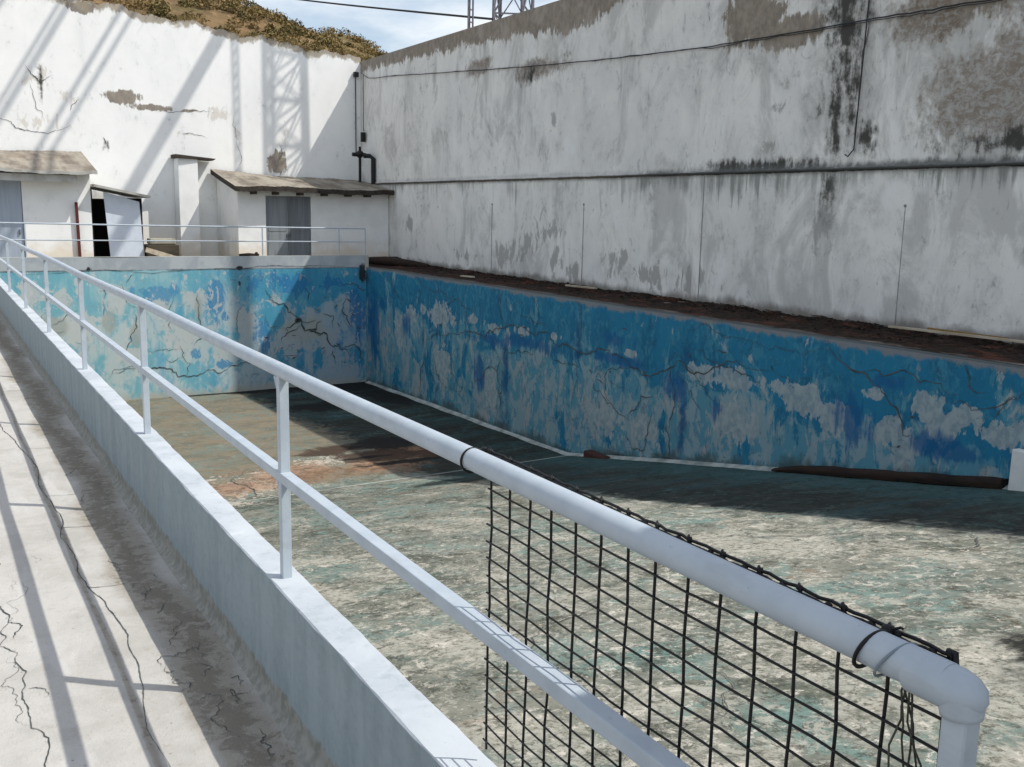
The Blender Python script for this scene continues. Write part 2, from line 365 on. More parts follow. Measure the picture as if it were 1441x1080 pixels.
# ------------------------------------------------------------------ the empty pool
FL = interp([-6, 2.2, 18.6, 31.3], [-2.66, -2.66, -5.68, -5.92])
def blue_wall(name, right):
    t = T(name)
    sc = lambda a, u: (a, a, u)
    big = t.noise(sc(.55, .45), 5, .6); mid = t.noise(sc(1.6, 1.2), 7, .6, .6)
    fine = t.noise(sc(8, 6), 6, .65)
    st = t.noise(sc(2.2, .16), 6, .62); st2 = t.noise(sc(6.5, .3), 5, .6, off=(7, 2, 0)); st3 = t.noise(sc(1.0, .12), 4, .6, off=(3, 9, 4))
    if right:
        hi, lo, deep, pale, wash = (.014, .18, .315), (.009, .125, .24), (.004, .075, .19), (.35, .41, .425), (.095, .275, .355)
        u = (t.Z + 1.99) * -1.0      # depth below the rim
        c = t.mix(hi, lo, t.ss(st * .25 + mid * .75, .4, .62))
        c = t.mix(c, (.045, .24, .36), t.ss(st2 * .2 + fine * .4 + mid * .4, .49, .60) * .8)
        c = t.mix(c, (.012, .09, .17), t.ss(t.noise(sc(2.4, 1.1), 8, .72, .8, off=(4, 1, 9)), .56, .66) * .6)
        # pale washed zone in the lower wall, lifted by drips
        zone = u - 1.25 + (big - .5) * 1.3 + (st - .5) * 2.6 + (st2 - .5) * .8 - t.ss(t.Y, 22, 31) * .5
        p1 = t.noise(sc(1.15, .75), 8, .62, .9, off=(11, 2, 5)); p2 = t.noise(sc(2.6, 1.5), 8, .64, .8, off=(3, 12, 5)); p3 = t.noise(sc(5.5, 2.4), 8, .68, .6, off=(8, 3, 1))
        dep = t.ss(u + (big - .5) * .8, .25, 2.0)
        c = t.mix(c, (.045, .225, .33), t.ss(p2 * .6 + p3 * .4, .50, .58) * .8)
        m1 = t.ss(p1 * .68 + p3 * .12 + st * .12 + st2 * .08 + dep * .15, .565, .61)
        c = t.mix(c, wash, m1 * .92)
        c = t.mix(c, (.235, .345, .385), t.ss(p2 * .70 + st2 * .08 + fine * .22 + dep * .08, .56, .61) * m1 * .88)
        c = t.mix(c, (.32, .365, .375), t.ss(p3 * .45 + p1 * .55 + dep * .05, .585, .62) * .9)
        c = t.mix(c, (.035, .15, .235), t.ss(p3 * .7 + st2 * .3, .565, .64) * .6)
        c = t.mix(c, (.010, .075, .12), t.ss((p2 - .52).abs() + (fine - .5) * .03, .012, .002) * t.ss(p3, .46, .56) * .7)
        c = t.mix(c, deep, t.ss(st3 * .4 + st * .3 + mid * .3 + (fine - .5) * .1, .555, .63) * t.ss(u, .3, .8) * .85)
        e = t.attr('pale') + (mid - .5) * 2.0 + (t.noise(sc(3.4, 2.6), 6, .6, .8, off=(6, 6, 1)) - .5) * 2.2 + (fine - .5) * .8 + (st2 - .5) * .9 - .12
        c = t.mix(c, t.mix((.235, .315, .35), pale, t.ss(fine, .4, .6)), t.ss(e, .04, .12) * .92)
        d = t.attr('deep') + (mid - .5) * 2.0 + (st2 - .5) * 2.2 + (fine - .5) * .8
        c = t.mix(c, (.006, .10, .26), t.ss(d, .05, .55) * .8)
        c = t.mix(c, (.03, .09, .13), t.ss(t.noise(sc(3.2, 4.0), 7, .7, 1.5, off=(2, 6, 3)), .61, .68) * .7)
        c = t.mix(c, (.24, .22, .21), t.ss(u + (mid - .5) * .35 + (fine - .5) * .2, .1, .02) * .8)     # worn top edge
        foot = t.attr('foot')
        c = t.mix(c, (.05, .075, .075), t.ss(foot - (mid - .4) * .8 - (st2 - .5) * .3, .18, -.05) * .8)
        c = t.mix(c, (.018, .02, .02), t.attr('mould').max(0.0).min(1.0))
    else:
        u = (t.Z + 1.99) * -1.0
        w = t.ss(t.X + (big - .5) * 5, 5.0, 11.5)      # deeper blue towards the right
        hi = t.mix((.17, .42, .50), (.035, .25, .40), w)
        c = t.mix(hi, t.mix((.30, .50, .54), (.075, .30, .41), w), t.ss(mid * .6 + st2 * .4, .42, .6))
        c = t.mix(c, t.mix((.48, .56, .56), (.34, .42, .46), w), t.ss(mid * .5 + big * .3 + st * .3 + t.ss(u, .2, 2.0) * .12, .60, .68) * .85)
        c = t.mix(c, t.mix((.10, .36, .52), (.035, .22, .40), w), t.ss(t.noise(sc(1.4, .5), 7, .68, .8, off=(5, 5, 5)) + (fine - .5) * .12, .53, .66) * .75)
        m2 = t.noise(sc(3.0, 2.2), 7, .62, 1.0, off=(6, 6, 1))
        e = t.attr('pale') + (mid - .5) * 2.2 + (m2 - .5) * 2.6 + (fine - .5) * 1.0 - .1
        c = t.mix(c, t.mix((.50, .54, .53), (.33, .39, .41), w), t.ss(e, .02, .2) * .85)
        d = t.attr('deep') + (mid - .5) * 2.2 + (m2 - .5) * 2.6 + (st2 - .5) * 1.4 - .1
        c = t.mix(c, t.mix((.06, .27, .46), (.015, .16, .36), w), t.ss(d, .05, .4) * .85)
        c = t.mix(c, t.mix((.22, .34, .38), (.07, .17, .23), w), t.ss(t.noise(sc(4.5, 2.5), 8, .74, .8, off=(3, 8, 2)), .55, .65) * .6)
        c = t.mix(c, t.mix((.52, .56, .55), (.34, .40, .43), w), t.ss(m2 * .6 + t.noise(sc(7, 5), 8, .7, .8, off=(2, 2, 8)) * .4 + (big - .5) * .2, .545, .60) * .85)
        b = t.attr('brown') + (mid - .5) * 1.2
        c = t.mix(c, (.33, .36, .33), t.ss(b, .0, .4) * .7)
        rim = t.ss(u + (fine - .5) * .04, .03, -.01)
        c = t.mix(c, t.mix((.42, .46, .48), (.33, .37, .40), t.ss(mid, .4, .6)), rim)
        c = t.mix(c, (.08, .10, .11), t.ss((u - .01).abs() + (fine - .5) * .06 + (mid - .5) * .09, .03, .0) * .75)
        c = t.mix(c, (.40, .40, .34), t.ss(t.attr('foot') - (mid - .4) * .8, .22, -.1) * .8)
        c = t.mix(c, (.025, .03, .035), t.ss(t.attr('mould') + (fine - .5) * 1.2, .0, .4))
    return t.done(c, .72, fine * .5 + mid * .5, .3, .025, spec=.25)
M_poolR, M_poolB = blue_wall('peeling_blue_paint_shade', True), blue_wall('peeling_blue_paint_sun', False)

pR = lambda y, z: 12.78 + wob(y, z, .018, .8, 8)
zR = lambda U, V: FL(U) - .06 + V * (-1.99 - FL(U) + .06)
RB = lambda lst: (lambda U, V: blobs(lst)(U, zR(U, V)))
mb = MB()
mb.grid(np.arange(-5, 31.05, .1), np.linspace(0, 1, 46), lambda U, V: (pR(U, zR(U, V)), U, zR(U, V)), flip=True, attrs={
    'pale': RB([(25.4, -3.05, .9, .42), (23.3, -3.0, .32, .16), (22.2, -3.08, .5, .17), (20.8, -3.0, .4, .16), (19.3, -2.95, .3, .1), (25.2, -4.5, .75, .7), (22.4, -4.8, .28, .8),
                (14.2, -3.05, .45, .2), (13.2, -3.05, .75, .28), (12.2, -3.0, .6, .25), (11.5, -3.1, .5, .3), (10.8, -3.3, .45, .3), (10.1, -2.75, .3, .14), (9.85, -3.25, .3, .4),
                (9.5, -3.5, .3, .35), (9.15, -2.75, .3, .25), (8.8, -3.0, .32, .25), (8.45, -2.8, .3, .22), (7.9, -3.0, .4, .22), (7.6, -2.9, .4, .2), (27.4, -3.3, .5, .3), (16.4, -2.95, .25, .12),
                (17.2, -4.5, .8, .5), (15.8, -4.5, .6, .4), (13.2, -3.9, .7, .4), (26.6, -3.0, .3, .2), (21.6, -3.2, .25, .3), (28.3, -4.0, .4, .6)]),
    'deep': RB([(30.4, -4.0, .7, 1.5), (23.0, -4.4, .4, .5), (20.6, -3.25, 1.5, .22), (14.9, -3.5, .5, .4), (17.0, -3.15, 1.4, .16), (8.6, -3.35, .9, .25), (10.4, -3.2, .5, .5), (13.7, -3.7, .2, .3),
                (27.8, -3.6, .4, .5), (29.6, -3.1, .3, .2), (9.9, -2.5, .5, .2), (7.2, -2.6, .6, .4), (16.8, -2.7, .7, .25), (22.5, -3.4, 1.2, .2)]),
    'mould': RB([(31.0, -2.35, .35, .3), (14.8, -4.95, 1.2, .05), (16.3, -5.25, 1.3, .07), (18.5, -5.6, .8, .05)]),
    'foot': lambda U, V: V * (-1.99 - FL(U) + .06) - .06})
mb.add([(12.78, -5, -1.99), (13.05, -5, -1.985), (13.05, 31.05, -1.985), (12.78, 31.05, -1.99)], [(0, 1, 2, 3)])
cf = lambda u, v: (float(pR(np.array(u), np.array(v))) - .012, u, v)
for pts, w in (([(26.8, -3.87), (24.9, -3.54), (22.1, -3.05), (18.8, -3.06), (16.6, -3.09), (14.9, -2.93), (13.2, -2.65), (12.1, -2.78), (11.2, -2.83)], .05),
               ([(11.15, -1.95), (10.95, -2.24), (10.5, -2.45), (10.0, -2.62), (9.6, -3.0), (9.2, -3.3)], .05), ([(14.8, -2.2), (13, -2.26), (11.8, -2.24), (10.9, -2.23)], .025),
               ([(10.5, -2.48), (9.9, -2.42), (9.3, -2.43), (8.6, -2.5)], .03), ([(21.86, -3.7), (21.9, -4.5), (22.0, -5.5)], .045), ([(15.17, -4.1), (15.12, -4.98)], .03), ([(15.5, -4.36), (14.9, -4.32)], .015),
               ([(26.3, -3.9), (26.7, -4.8), (26.8, -5.7)], .045), ([(26.4, -4.9), (25.6, -5.1), (25.7, -5.75)], .03), ([(26.3, -3.9), (25.6, -3.6), (25.2, -3.0)], .03),
               ([(18.4, -3.0), (18.5, -4.6)], .02), ([(20.6, -2.2), (20.3, -3.1)], .02), ([(23.9, -2.6), (23.6, -3.3), (23.9, -3.9)], .025), ([(8.6, -1.98), (8.5, -2.35), (8.2, -2.4)], .025)):
    crack(mb, pts, cf, w, 1, .12, .1)
for i in range(30):       # fine cracks running through the paint
    y = random.uniform(7.5, 29); z = random.uniform(max(FL(y) + .5, -5.2), -2.3); p = [(y, z)]; a = random.choice((0, 1.57, .6, -.6)) + random.gauss(0, .3)
    for q in range(random.randint(2, 5)): a += random.gauss(0, .5); p.append((p[-1][0] + .4 * math.cos(a), min(-2.05, max(FL(p[-1][0]) + .2, p[-1][1] + .35 * math.sin(a)))))
    crack(mb, p, cf, random.uniform(.018, .04), 1, .13, .08)
for i in range(26):       # short chips out of the paint
    y = random.uniform(7, 29); z = random.uniform(-4.6 if y < 14 else -5, -2.4)
    if z < FL(y) + .3: continue
    crack(mb, [(y, z), (y + random.uniform(-.3, .3), z + random.uniform(-.12, .12))], cf, .06, 1, .1, .08)
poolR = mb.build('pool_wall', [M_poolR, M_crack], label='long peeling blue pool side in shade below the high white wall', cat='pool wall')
s = MB()
s.grid(np.arange(7.4, 31, .2), [0, 1, 2], lambda U, V: (12.80 - .075 * V + .02 * np.sin(U * 3) * (V > 1), U, FL(U) + .07 - .034 * V), flip=False, smooth=False)
M_fillet = plain('pale_mortar_fillet', (.42, .46, .44), (.20, .24, .23), 3, .9)
s.build('fillet', M_fillet, poolR)

pB = lambda x, z: 31 + wob(x, z, .02, 1.0, 11)
zB = lambda U, V: -5.98 + V * 4.38
mb = MB()
BB = lambda lst: (lambda U, V: blobs(lst)(U, zB(U, V)))
mb.grid(np.arange(1.3, 12.86, .09), np.linspace(0, 1, 50), lambda U, V: (U, pB(U, zB(U, V)), zB(U, V)), attrs={
    'pale': BB([(3.3, -2.8, .45, .3), (3.9, -3.7, .6, .5), (7.1, -2.85, .45, .35), (6.6, -4.0, .5, .6), (8.0, -4.6, .4, .5), (9.9, -4.4, .9, .6), (11.3, -4.3, .6, .5), (6.1, -2.9, .35, .4),
                (2.6, -2.6, .5, .4), (4.8, -2.9, .4, .5), (5.2, -4.5, .5, .5), (9.6, -3.0, .3, .4), (10.9, -3.6, .5, .4), (12.2, -3.5, .3, .5), (8.7, -3.6, .3, .5)]),
    'deep': BB([(8.0, -3.47, .17, .17), (7.06, -4.66, .17, .22), (8.0, -5.0, .5, .16), (10.3, -2.5, 1.1, .5), (9.3, -4.0, .4, 1.0), (7.7, -3.0, .35, .8), (12.5, -3.5, .35, 1.7),
                (11.6, -2.5, .8, .25), (9.0, -2.6, .4, .7), (11.8, -4.6, .2, .3), (5.9, -2.7, .9, .3)]),
    'brown': BB([(7.2, -3.2, .15, .6), (4.6, -3.5, .25, .5), (5.3, -4.0, .2, .5), (10.6, -4.0, .9, .5), (3.0, -3.6, .5, .4)]),
    'mould': BB([(4.1, -1.95, .1, .09), (8.52, -1.98, .14, .1), (8.5, -2.45, .07, .1), (12.65, -2.2, .16, .4), (10.4, -3.7, .15, .1), (10.9, -4.05, .25, .07), (2.9, -1.62, .1, .04)]),
    'foot': lambda U, V: V * 4.38 - .06})
mb.add([(1.19, 31, -1.6), (12.86, 31, -1.6), (12.86, 31.22, -1.6), (1.19, 31.22, -1.6)], [(0, 1, 2, 3)])
mb.box(1.19, 12.86, 31.03, 31.22, -2.4, -1.604); mb.box(12.74, 12.86, 30.96, 31.22, -2.1, -1.602)
cf = lambda u, v: (u, float(pB(np.array(u), np.array(v))) - .012, v)
for pts, w in (([(9.3, -2.6), (9.6, -3.07), (10.05, -3.43), (10.5, -3.8), (10.9, -4.05), (11.4, -4.43), (11.9, -4.74), (12.4, -4.97)], .09), ([(10.5, -3.8), (10.0, -4.1), (9.8, -4.4)], .05), ([(11.9, -4.7), (12.3, -4.6), (12.7, -5.2)], .06),
               ([(12.1, -3.0), (11.9, -3.45), (12.15, -3.85), (12.35, -4.1)], .06), ([(11.2, -3.5), (11.6, -3.6), (11.5, -4.0)], .04), ([(4.6, -5.06), (4.95, -4.97), (5.5, -5.1), (6.5, -5.3), (7.4, -5.15), (8.3, -5.07), (9.2, -5.2)], .05),
               ([(7.2, -2.7), (7.25, -3.6), (7.0, -4.4)], .035), ([(5.3, -3.3), (5.2, -4.1), (4.9, -4.5)], .04), ([(10.6, -2.6), (10.7, -3.1)], .035), ([(6.6, -4.3), (6.9, -4.9), (6.7, -5.4)], .03), ([(8.8, -4.7), (9.4, -5.0), (10.4, -4.9)], .03),
               ([(2.0, -2.02), (4.0, -1.99), (6.5, -2.03), (8.6, -2.0), (12.6, -2.02)], .025), ([(9.9, -4.0), (10.4, -3.75), (11.0, -3.7)], .05), ([(11.0, -4.1), (11.2, -3.7)], .04)):
    crack(mb, pts, cf, w * 1.25, 1, .02 if len(pts) == 5 and pts[0][0] == 2.0 else .13, .09)
for i in range(22):
    x = random.uniform(1.8, 12.4); z = random.uniform(-5.4, -2.3); p = [(x, z)]; a = random.uniform(0, 6.3)
    for q in range(random.randint(2, 4)): a += random.gauss(0, .6); p.append((p[-1][0] + .28 * math.cos(a), min(-2.1, max(-5.7, p[-1][1] + .28 * math.sin(a)))))
    crack(mb, p, cf, random.uniform(.015, .035), 1, .14, .07)
for i in range(34):
    x = random.uniform(9, 12.5); z = random.uniform(-5.2, -2.6); a = random.uniform(-.16, .16)
    crack(mb, [(x, z), (x + a, z + random.uniform(-.2, .1))], cf, .07, 1, .1, .06)
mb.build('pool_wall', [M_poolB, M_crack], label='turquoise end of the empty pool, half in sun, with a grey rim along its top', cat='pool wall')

def floor_mat():
    t = T('stained_shaded_pool_floor')
    big = t.noise((.22, .3, .3), 5, .6); mid = t.noise((.9, 1.3, 1), 8, .66, .5)
    stx = t.noise((.8, 3.2, 2), 8, .68, .6, off=(3, 0, 1)); fine = t.noise((6, 10, 6), 7, .7)
    fl = t.noise((6, 5.5, 5), 10, .74, .7, off=(8, 2, 0)); fl2 = t.noise((2.8, 2.6, 3), 9, .74, .8, off=(2, 9, 0)); gr = t.noise(34, 5, .7)
    f3 = t.noise((18, 15, 16), 9, .78, .4, off=(1, 5, 3)); f4 = t.noise((8.5, 7, 8), 9, .76, .9, off=(4, 8, 1)); f5 = t.noise((3.8, 3.4, 4), 9, .74, 1.1, off=(9, 3, 6))
    g1 = t.noise((.75, .6, .7), 7, .62, 1.0, off=(21, 3, 1)); g2 = t.noise((.9, .7, .7), 7, .62, 1.0, off=(4, 31, 1)); g3 = t.noise((1.3, 1.0, 1), 7, .64, .9, off=(14, 11, 1))
    shal = t.ss(t.Y + (mid - .5) * 4, 17, 7)
    c = t.mix((.235, .235, .195), (.14, .148, .122), t.ss(mid * .4 + fl2 * .3 + f3 * .3, .43, .57))
    teal = t.noise((.5, .8, .6), 7, .62, .6, off=(6, 1, 2))
    c = t.mix(c, (.155, .225, .20), t.ss(teal * .6 + f5 * .4, .49, .57) * .85)      # sea-green remains of paint
    c = t.mix(c, (.225, .31, .29), t.ss(t.noise((.8, 1.2, .8), 7, .7, .8, off=(1, 6, 2)) * .5 + f4 * .5, .54, .61) * .75)
    c = t.mix(c, t.mix((.105, .115, .085), (.06, .075, .062), t.ss(f4, .42, .58)), t.ss(g1 * .7 + f5 * .3, .525, .60) * .85)     # dark green slime dried on
    c = t.mix(c, (.15, .25, .225), t.ss(g3 * .65 + f4 * .35, .53, .60) * .85)
    c = t.mix(c, t.mix((.46, .445, .385), (.28, .265, .21), t.ss(f3, .42, .58)), t.ss(g2 * .7 + f5 * .3 + shal * .03, .525, .59) * .85)      # chalky lime
    c = t.mix(c, (.30, .205, .135), t.ss(t.noise((.6, 1.1, .7), 7, .68, .6, off=(12, 2, 2)) * .6 + f5 * .4, .55, .63) * .6)     # rusty film
    c = t.mix(c, (.05, .053, .04), t.ss(f5 * .55 + f4 * .45 + (mid - .5) * .2, .505, .565) * .82)     # dark lichen
    c = t.mix(c, (.40, .39, .335), t.ss(f4 * .6 + fl2 * .4 + shal * .035, .545, .60) * .85)    # bare pale screed
    c = t.mix(c, (.60, .565, .49), t.ss(fl * .55 + f3 * .45 + shal * .035, .56, .61) * .92)     # off-white flakes
    c = t.mix(c, (.055, .058, .044), t.ss(f3 * .75 + fine * .25, .525, .59) * .8)
    c = t.mix(c, (.62, .59, .53), t.ss(t.noise((4.5, 7, 5), 8, .72, .5, off=(5, 1, 3)), .645, .68) * shal * .85)
    c = t.mix(c, (.05, .055, .045), t.ss(gr * .6 + f3 * .4, .57, .66) * .5)
    dp = t.ss(t.Y + (mid - .5) * 1.2, 18.4, 19.2)
    q1 = t.noise((1.1, 1.5, 1), 9, .72, 1.0, off=(3, 3, 1)); q2 = t.noise((2.8, 3.8, 3), 9, .74, .9, off=(1, 7, 2))
    dc = t.mix((.215, .175, .12), (.135, .13, .10), t.ss(q1 * .6 + q2 * .4, .45, .56))
    dc = t.mix(dc, (.155, .185, .155), t.ss(t.noise((.7, 1.0, .6), 8, .66, .9, off=(6, 6, 2)) * .6 + q2 * .4, .50, .57) * .8)
    dc = t.mix(dc, (.215, .265, .235), t.ss(q2 * .6 + fl * .4, .55, .62) * .6)
    dc = t.mix(dc, (.06, .055, .042), t.ss(q2 * .5 + q1 * .3 + fl * .2, .43, .36) * .75)
    dc = t.mix(dc, (.31, .275, .21), t.ss(fl * .5 + f4 * .5, .55, .63) * .6)
    c = t.mix(c, dc, dp * .85)
    pw = t.attr('chalk') + (f4 - .5) * 5.5 + (q2 - .5) * 3.5 + (mid - .5) * 1.5 - .3
    c = t.mix(c, (.57, .51, .43), t.ss(pw, .12, .3) * .85)
    # algae: green-black growth, darkened further to put the wall's shade into the colour
    al = t.attr('algae_shade') + (mid - .5) * .9 + (fl2 - .5) * 1.1
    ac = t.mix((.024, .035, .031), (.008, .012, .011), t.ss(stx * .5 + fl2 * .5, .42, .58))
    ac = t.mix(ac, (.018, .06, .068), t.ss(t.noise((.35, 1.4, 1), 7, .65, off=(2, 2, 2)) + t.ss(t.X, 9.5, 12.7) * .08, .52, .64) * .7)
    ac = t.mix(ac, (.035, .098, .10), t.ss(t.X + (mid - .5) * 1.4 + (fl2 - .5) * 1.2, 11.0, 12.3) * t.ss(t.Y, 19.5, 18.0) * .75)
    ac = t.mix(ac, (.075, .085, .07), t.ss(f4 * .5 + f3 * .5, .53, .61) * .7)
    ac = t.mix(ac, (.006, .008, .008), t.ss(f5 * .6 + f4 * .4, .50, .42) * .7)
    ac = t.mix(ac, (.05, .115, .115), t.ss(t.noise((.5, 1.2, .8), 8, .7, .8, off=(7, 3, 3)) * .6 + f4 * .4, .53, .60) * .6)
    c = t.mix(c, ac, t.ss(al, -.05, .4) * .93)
    o = t.attr('ochre') + (mid - .5) * 1.6 + (q2 - .5) * 2.2 - .1
    c = t.mix(c, t.mix((.30, .18, .11), (.13, .07, .042), t.ss(fl2, .4, .6)), t.ss(o, .0, .6) * .8)
    c = t.mix(c, (.05, .028, .018), t.ss(t.attr('brownwet') + (q1 - .5) * 2.0 + (fl2 - .5) * 1.2, .0, .5) * .88)
    c = t.mix(c, (.05, .04, .03), t.ss(t.noise((3, 6, 3), 7, .7, off=(2, 2, 2)), .60, .68) * t.ss(o, -.3, .2) * .8)
    bl = t.attr('black') + (mid - .5) * 1.5 + (stx - .5) * 1.0 + (fl2 - .5) * 1.2
    c = t.mix(c, (.012, .011, .010), t.ss(bl, .0, .4) * .93)
    # the seam where the slope meets the deep end
    sd = t.attr('seam')
    c = t.mix(c, (.46, .50, .46), t.ss(sd.abs() + (fine - .5) * .12, .09, .03) * .6)
    h = mid * .3 + fl * .5 + fine * .4
    return t.done(c, .88, h, .55, .03, spec=.2)
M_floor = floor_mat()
mb = MB()
algae_shade_x = interp([-6, 3, 7, 10, 14, 18, 19, 25, 31.2], [8.9, 9.4, 9.4, 9.0, 8.8, 8.8, 8.7, 8.4, 8.1])  # edge of the darkened belt, kept mostly inside the high wall's cast shadow
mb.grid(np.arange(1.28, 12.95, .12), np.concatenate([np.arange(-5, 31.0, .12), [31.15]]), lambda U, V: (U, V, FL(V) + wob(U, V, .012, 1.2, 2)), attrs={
    'ochre': blobs([(6.6, 19.9, 1.9, 1.2), (8.4, 19.7, 1.6, 1.0), (5.2, 19.4, 1.1, 1.0), (9.6, 20.6, 1.7, 1.1)]),
    'chalk': blobs([(5.3, 19.3, 1.2, 1.1), (4.4, 18.0, 1.0, .9), (7.5, 20.6, 1.1, .6), (6.3, 20.2, .9, .6)]),
    'brownwet': blobs([(8.9, 20.6, 1.5, .9), (10.2, 20.4, 1.3, .8), (8.0, 21.6, 1.2, .6)]),
    'black': blobs([(9.45, 21.8, 1.1, .85), (8.5, 20.6, .9, .16), (12.5, 30.4, 2.6, 1.6), (11.0, 30.8, 3.5, .5), (12.3, 28, 1.0, 2.2), (7.9, 30.9, 2.0, .25), (9.8, 27.2, 1.2, .9), (9.3, 19.8, 1.5, .2), (6.5, 3.5, .5, .35)]),
    'algae_shade': lambda U, V: np.maximum(np.clip((U - algae_shade_x(V)) / 1.5, -1, .9), blobs([(9.0, 16.6, 1.3, .5), (6.8, 3.0, 1.3, .8)])(U, V)),
    'seam': lambda U, V: np.clip(V - (18.1 + .06 * (U - 6.5)), -1, 1)})
cf = lambda u, v: (u, v, float(FL(v)) + .014)
for pts, w in (([(4.4, 17.3), (6.2, 17.9), (7.2, 18.0)], .05), ([(8.0, 17.7), (9.0, 18.2), (10.0, 18.3)], .045), ([(7.1, 17.9), (7.9, 17.4), (8.3, 16.7)], .03), ([(7.6, 15.7), (8.3, 15.1)], .05), ([(5.6, 7.9), (6.4, 7.6)], .03),
               ([(11.2, 18.4), (12.7, 18.6)], .05), ([(3.0, 6.0), (4.3, 6.5), (5.2, 6.6)], .02), ([(5, 18.3), (5.4, 19), (5.2, 19.8), (5.6, 20.6)], .05), ([(7.2, 8.4), (8.6, 7.4), (9.4, 6.9)], .035),
               ([(2, 9), (4, 9.2), (5.4, 9.0), (7.0, 9.4)], .02), ([(3.4, 4.0), (4.4, 4.4), (4.8, 4.9)], .014), ([(8.2, 6.0), (9.6, 6.2), (10.4, 5.7)], .03)):
    crack(mb, pts, cf, w, 1, .1, .1)
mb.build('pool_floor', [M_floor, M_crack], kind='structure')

# ------------------------------------------------------------------ ground, walkway, decks
M_earth = plain('dry_earth', (.26, .21, .15), (.17, .14, .10), .7, .95)
g = MB(); z = -2.3; F = 1500
for x0, x1, y0, y1 in ((-F, 1.2, -F, F), (13.0, F, -F, F), (1.2, 13.0, -F, -5), (1.2, 13.0, 31.2, F)):
    g.add([(x0, y0, z), (x1, y0, z), (x1, y1, z), (x0, y1, z)], [(0, 1, 2, 3)])
g.build('ground', M_earth, kind='structure', origin=(0, 0, z))
def walk_mat():
    t = T('cracked_concrete')
    big = t.noise(.9, 6, .6); mid = t.noise(3.0, 8, .65, .4); fine = t.noise(16, 7, .7); gr = t.noise(85, 4, .7)
    d = t.attr('dirt') + (mid - .5) * .7 + (fine - .5) * .35
    c = t.mix((.51, .495, .465), (.43, .415, .385), t.ss(mid * .6 + big * .4, .42, .6))
    c = t.mix(c, (.55, .54, .515), t.ss(t.noise((5, 1.2, 2), 7, .6, .3, off=(3, 3, 3)), .52, .64) * .7)
    c = t.mix(c, (.36, .335, .29), t.ss(fine * .6 + gr * .4, .54, .64) * .6)
    c = t.mix(c, (.22, .20, .165), t.ss(t.noise(42, 7, .74, off=(4, 9, 0)), .62, .70) * .65)
    c = t.mix(c, (.33, .30, .255), t.ss(d, .05, .5) * .85)
    c = t.mix(c, (.20, .18, .145), t.ss(d - .45 + (t.noise(12, 10, .76, .6, off=(7, 1, 1)) - .5) * 3.4, .05, .4) * .75)
    c = t.mix(c, (.14, .125, .10), t.ss(t.voro(11, 'F1', (2, 2, 0)) + (gr - .5) * .3, .07, .03) * .6)
    return t.done(c, .92, mid * .25 + fine * .5 + gr * .25, .75, .02, spec=.15)
M_walk = walk_mat()
def dirt(U, V):
    band = 1 - np.abs((U - (.98 + .035 * np.sin(V * 1.7) + .03 * np.sin(V * 4.1))) / .2)
    joint = 1 - np.abs((U - (.655 + .008 * np.sin(V * 3))) / .022)
    return np.maximum(np.clip(band, -1, 1), np.clip(joint, -1, .55))
def wz(U, V):
    return -2.17 + .004 * np.sin(V * 1.3 + U * 2) + .006 * np.clip((U - .64) / .02, 0, 1) * -1 + .003 * np.sin(U * 17 + V * 3)
us = np.concatenate([np.arange(-4, -.4, .2), np.arange(-.4, .6, .05), np.arange(.6, 1.205, .016)])
vsw = np.concatenate([np.arange(-6, 1, .5), np.arange(1, 14, .06), np.arange(14, 31.2, .25), np.arange(31.2, 37.3, .5)])
mb = MB(); mb.grid(us, vsw, lambda U, V: (U, V, wz(U, V)), attrs={'dirt': dirt})
cf = lambda u, v: (u, v, float(wz(np.array(u), np.array(v))) + .0035)
crack(mb, [(.25, 3.2), (.262, 3.9), (.245, 4.3), (.27, 4.8), (.25, 5.5), (.262, 6.4), (.25, 8)], cf, .013, 1, .07, .03)
for pts, w in (([(.262, 4.62), (.30, 4.6), (.315, 4.5)], .01), ([(.25, 5.2), (.27, 5.4), (.25, 5.5)], .012), ([(.245, 4.25), (.20, 4.6), (.22, 5.0)], .006), ([(.3, 5.4), (.34, 5.8), (.32, 6.1)], .004)):
    crack(mb, pts, cf, w, 1, .14, .02)
for y in (7.8, 6.95, 9.4, 12.5, 5.75):
    crack(mb, [(.65, y + .03), (.76, y), (.86, y - .02)], cf, .012, 1, .06, .03, False)
crack(mb, [(.655, 2.5), (.66, 4), (.652, 6), (.66, 9), (.655, 14)], cf, .012, 1, .02, .03)
for k in range(34):        # short cracks and crumbled pits in the gutter strip
    u = random.gauss(.98, .09); v = random.uniform(3.2, 9); p = [(u, v)]
    for q in range(random.randint(2, 5)): p.append((min(1.16, p[-1][0] + random.gauss(0, .035)), p[-1][1] + random.uniform(-.05, .16)))
    crack(mb, p, cf, random.uniform(.004, .010), 1, .2, .02)
for k in range(14):
    u = random.uniform(-.2, .6); v = random.uniform(3.0, 8)
    crack(mb, [(u, v), (u + random.gauss(0, .04), v + random.uniform(.05, .2))], cf, .0035, 1, .2, .02)
mb.build('walkway', [M_walk, M_crack], kind='structure')

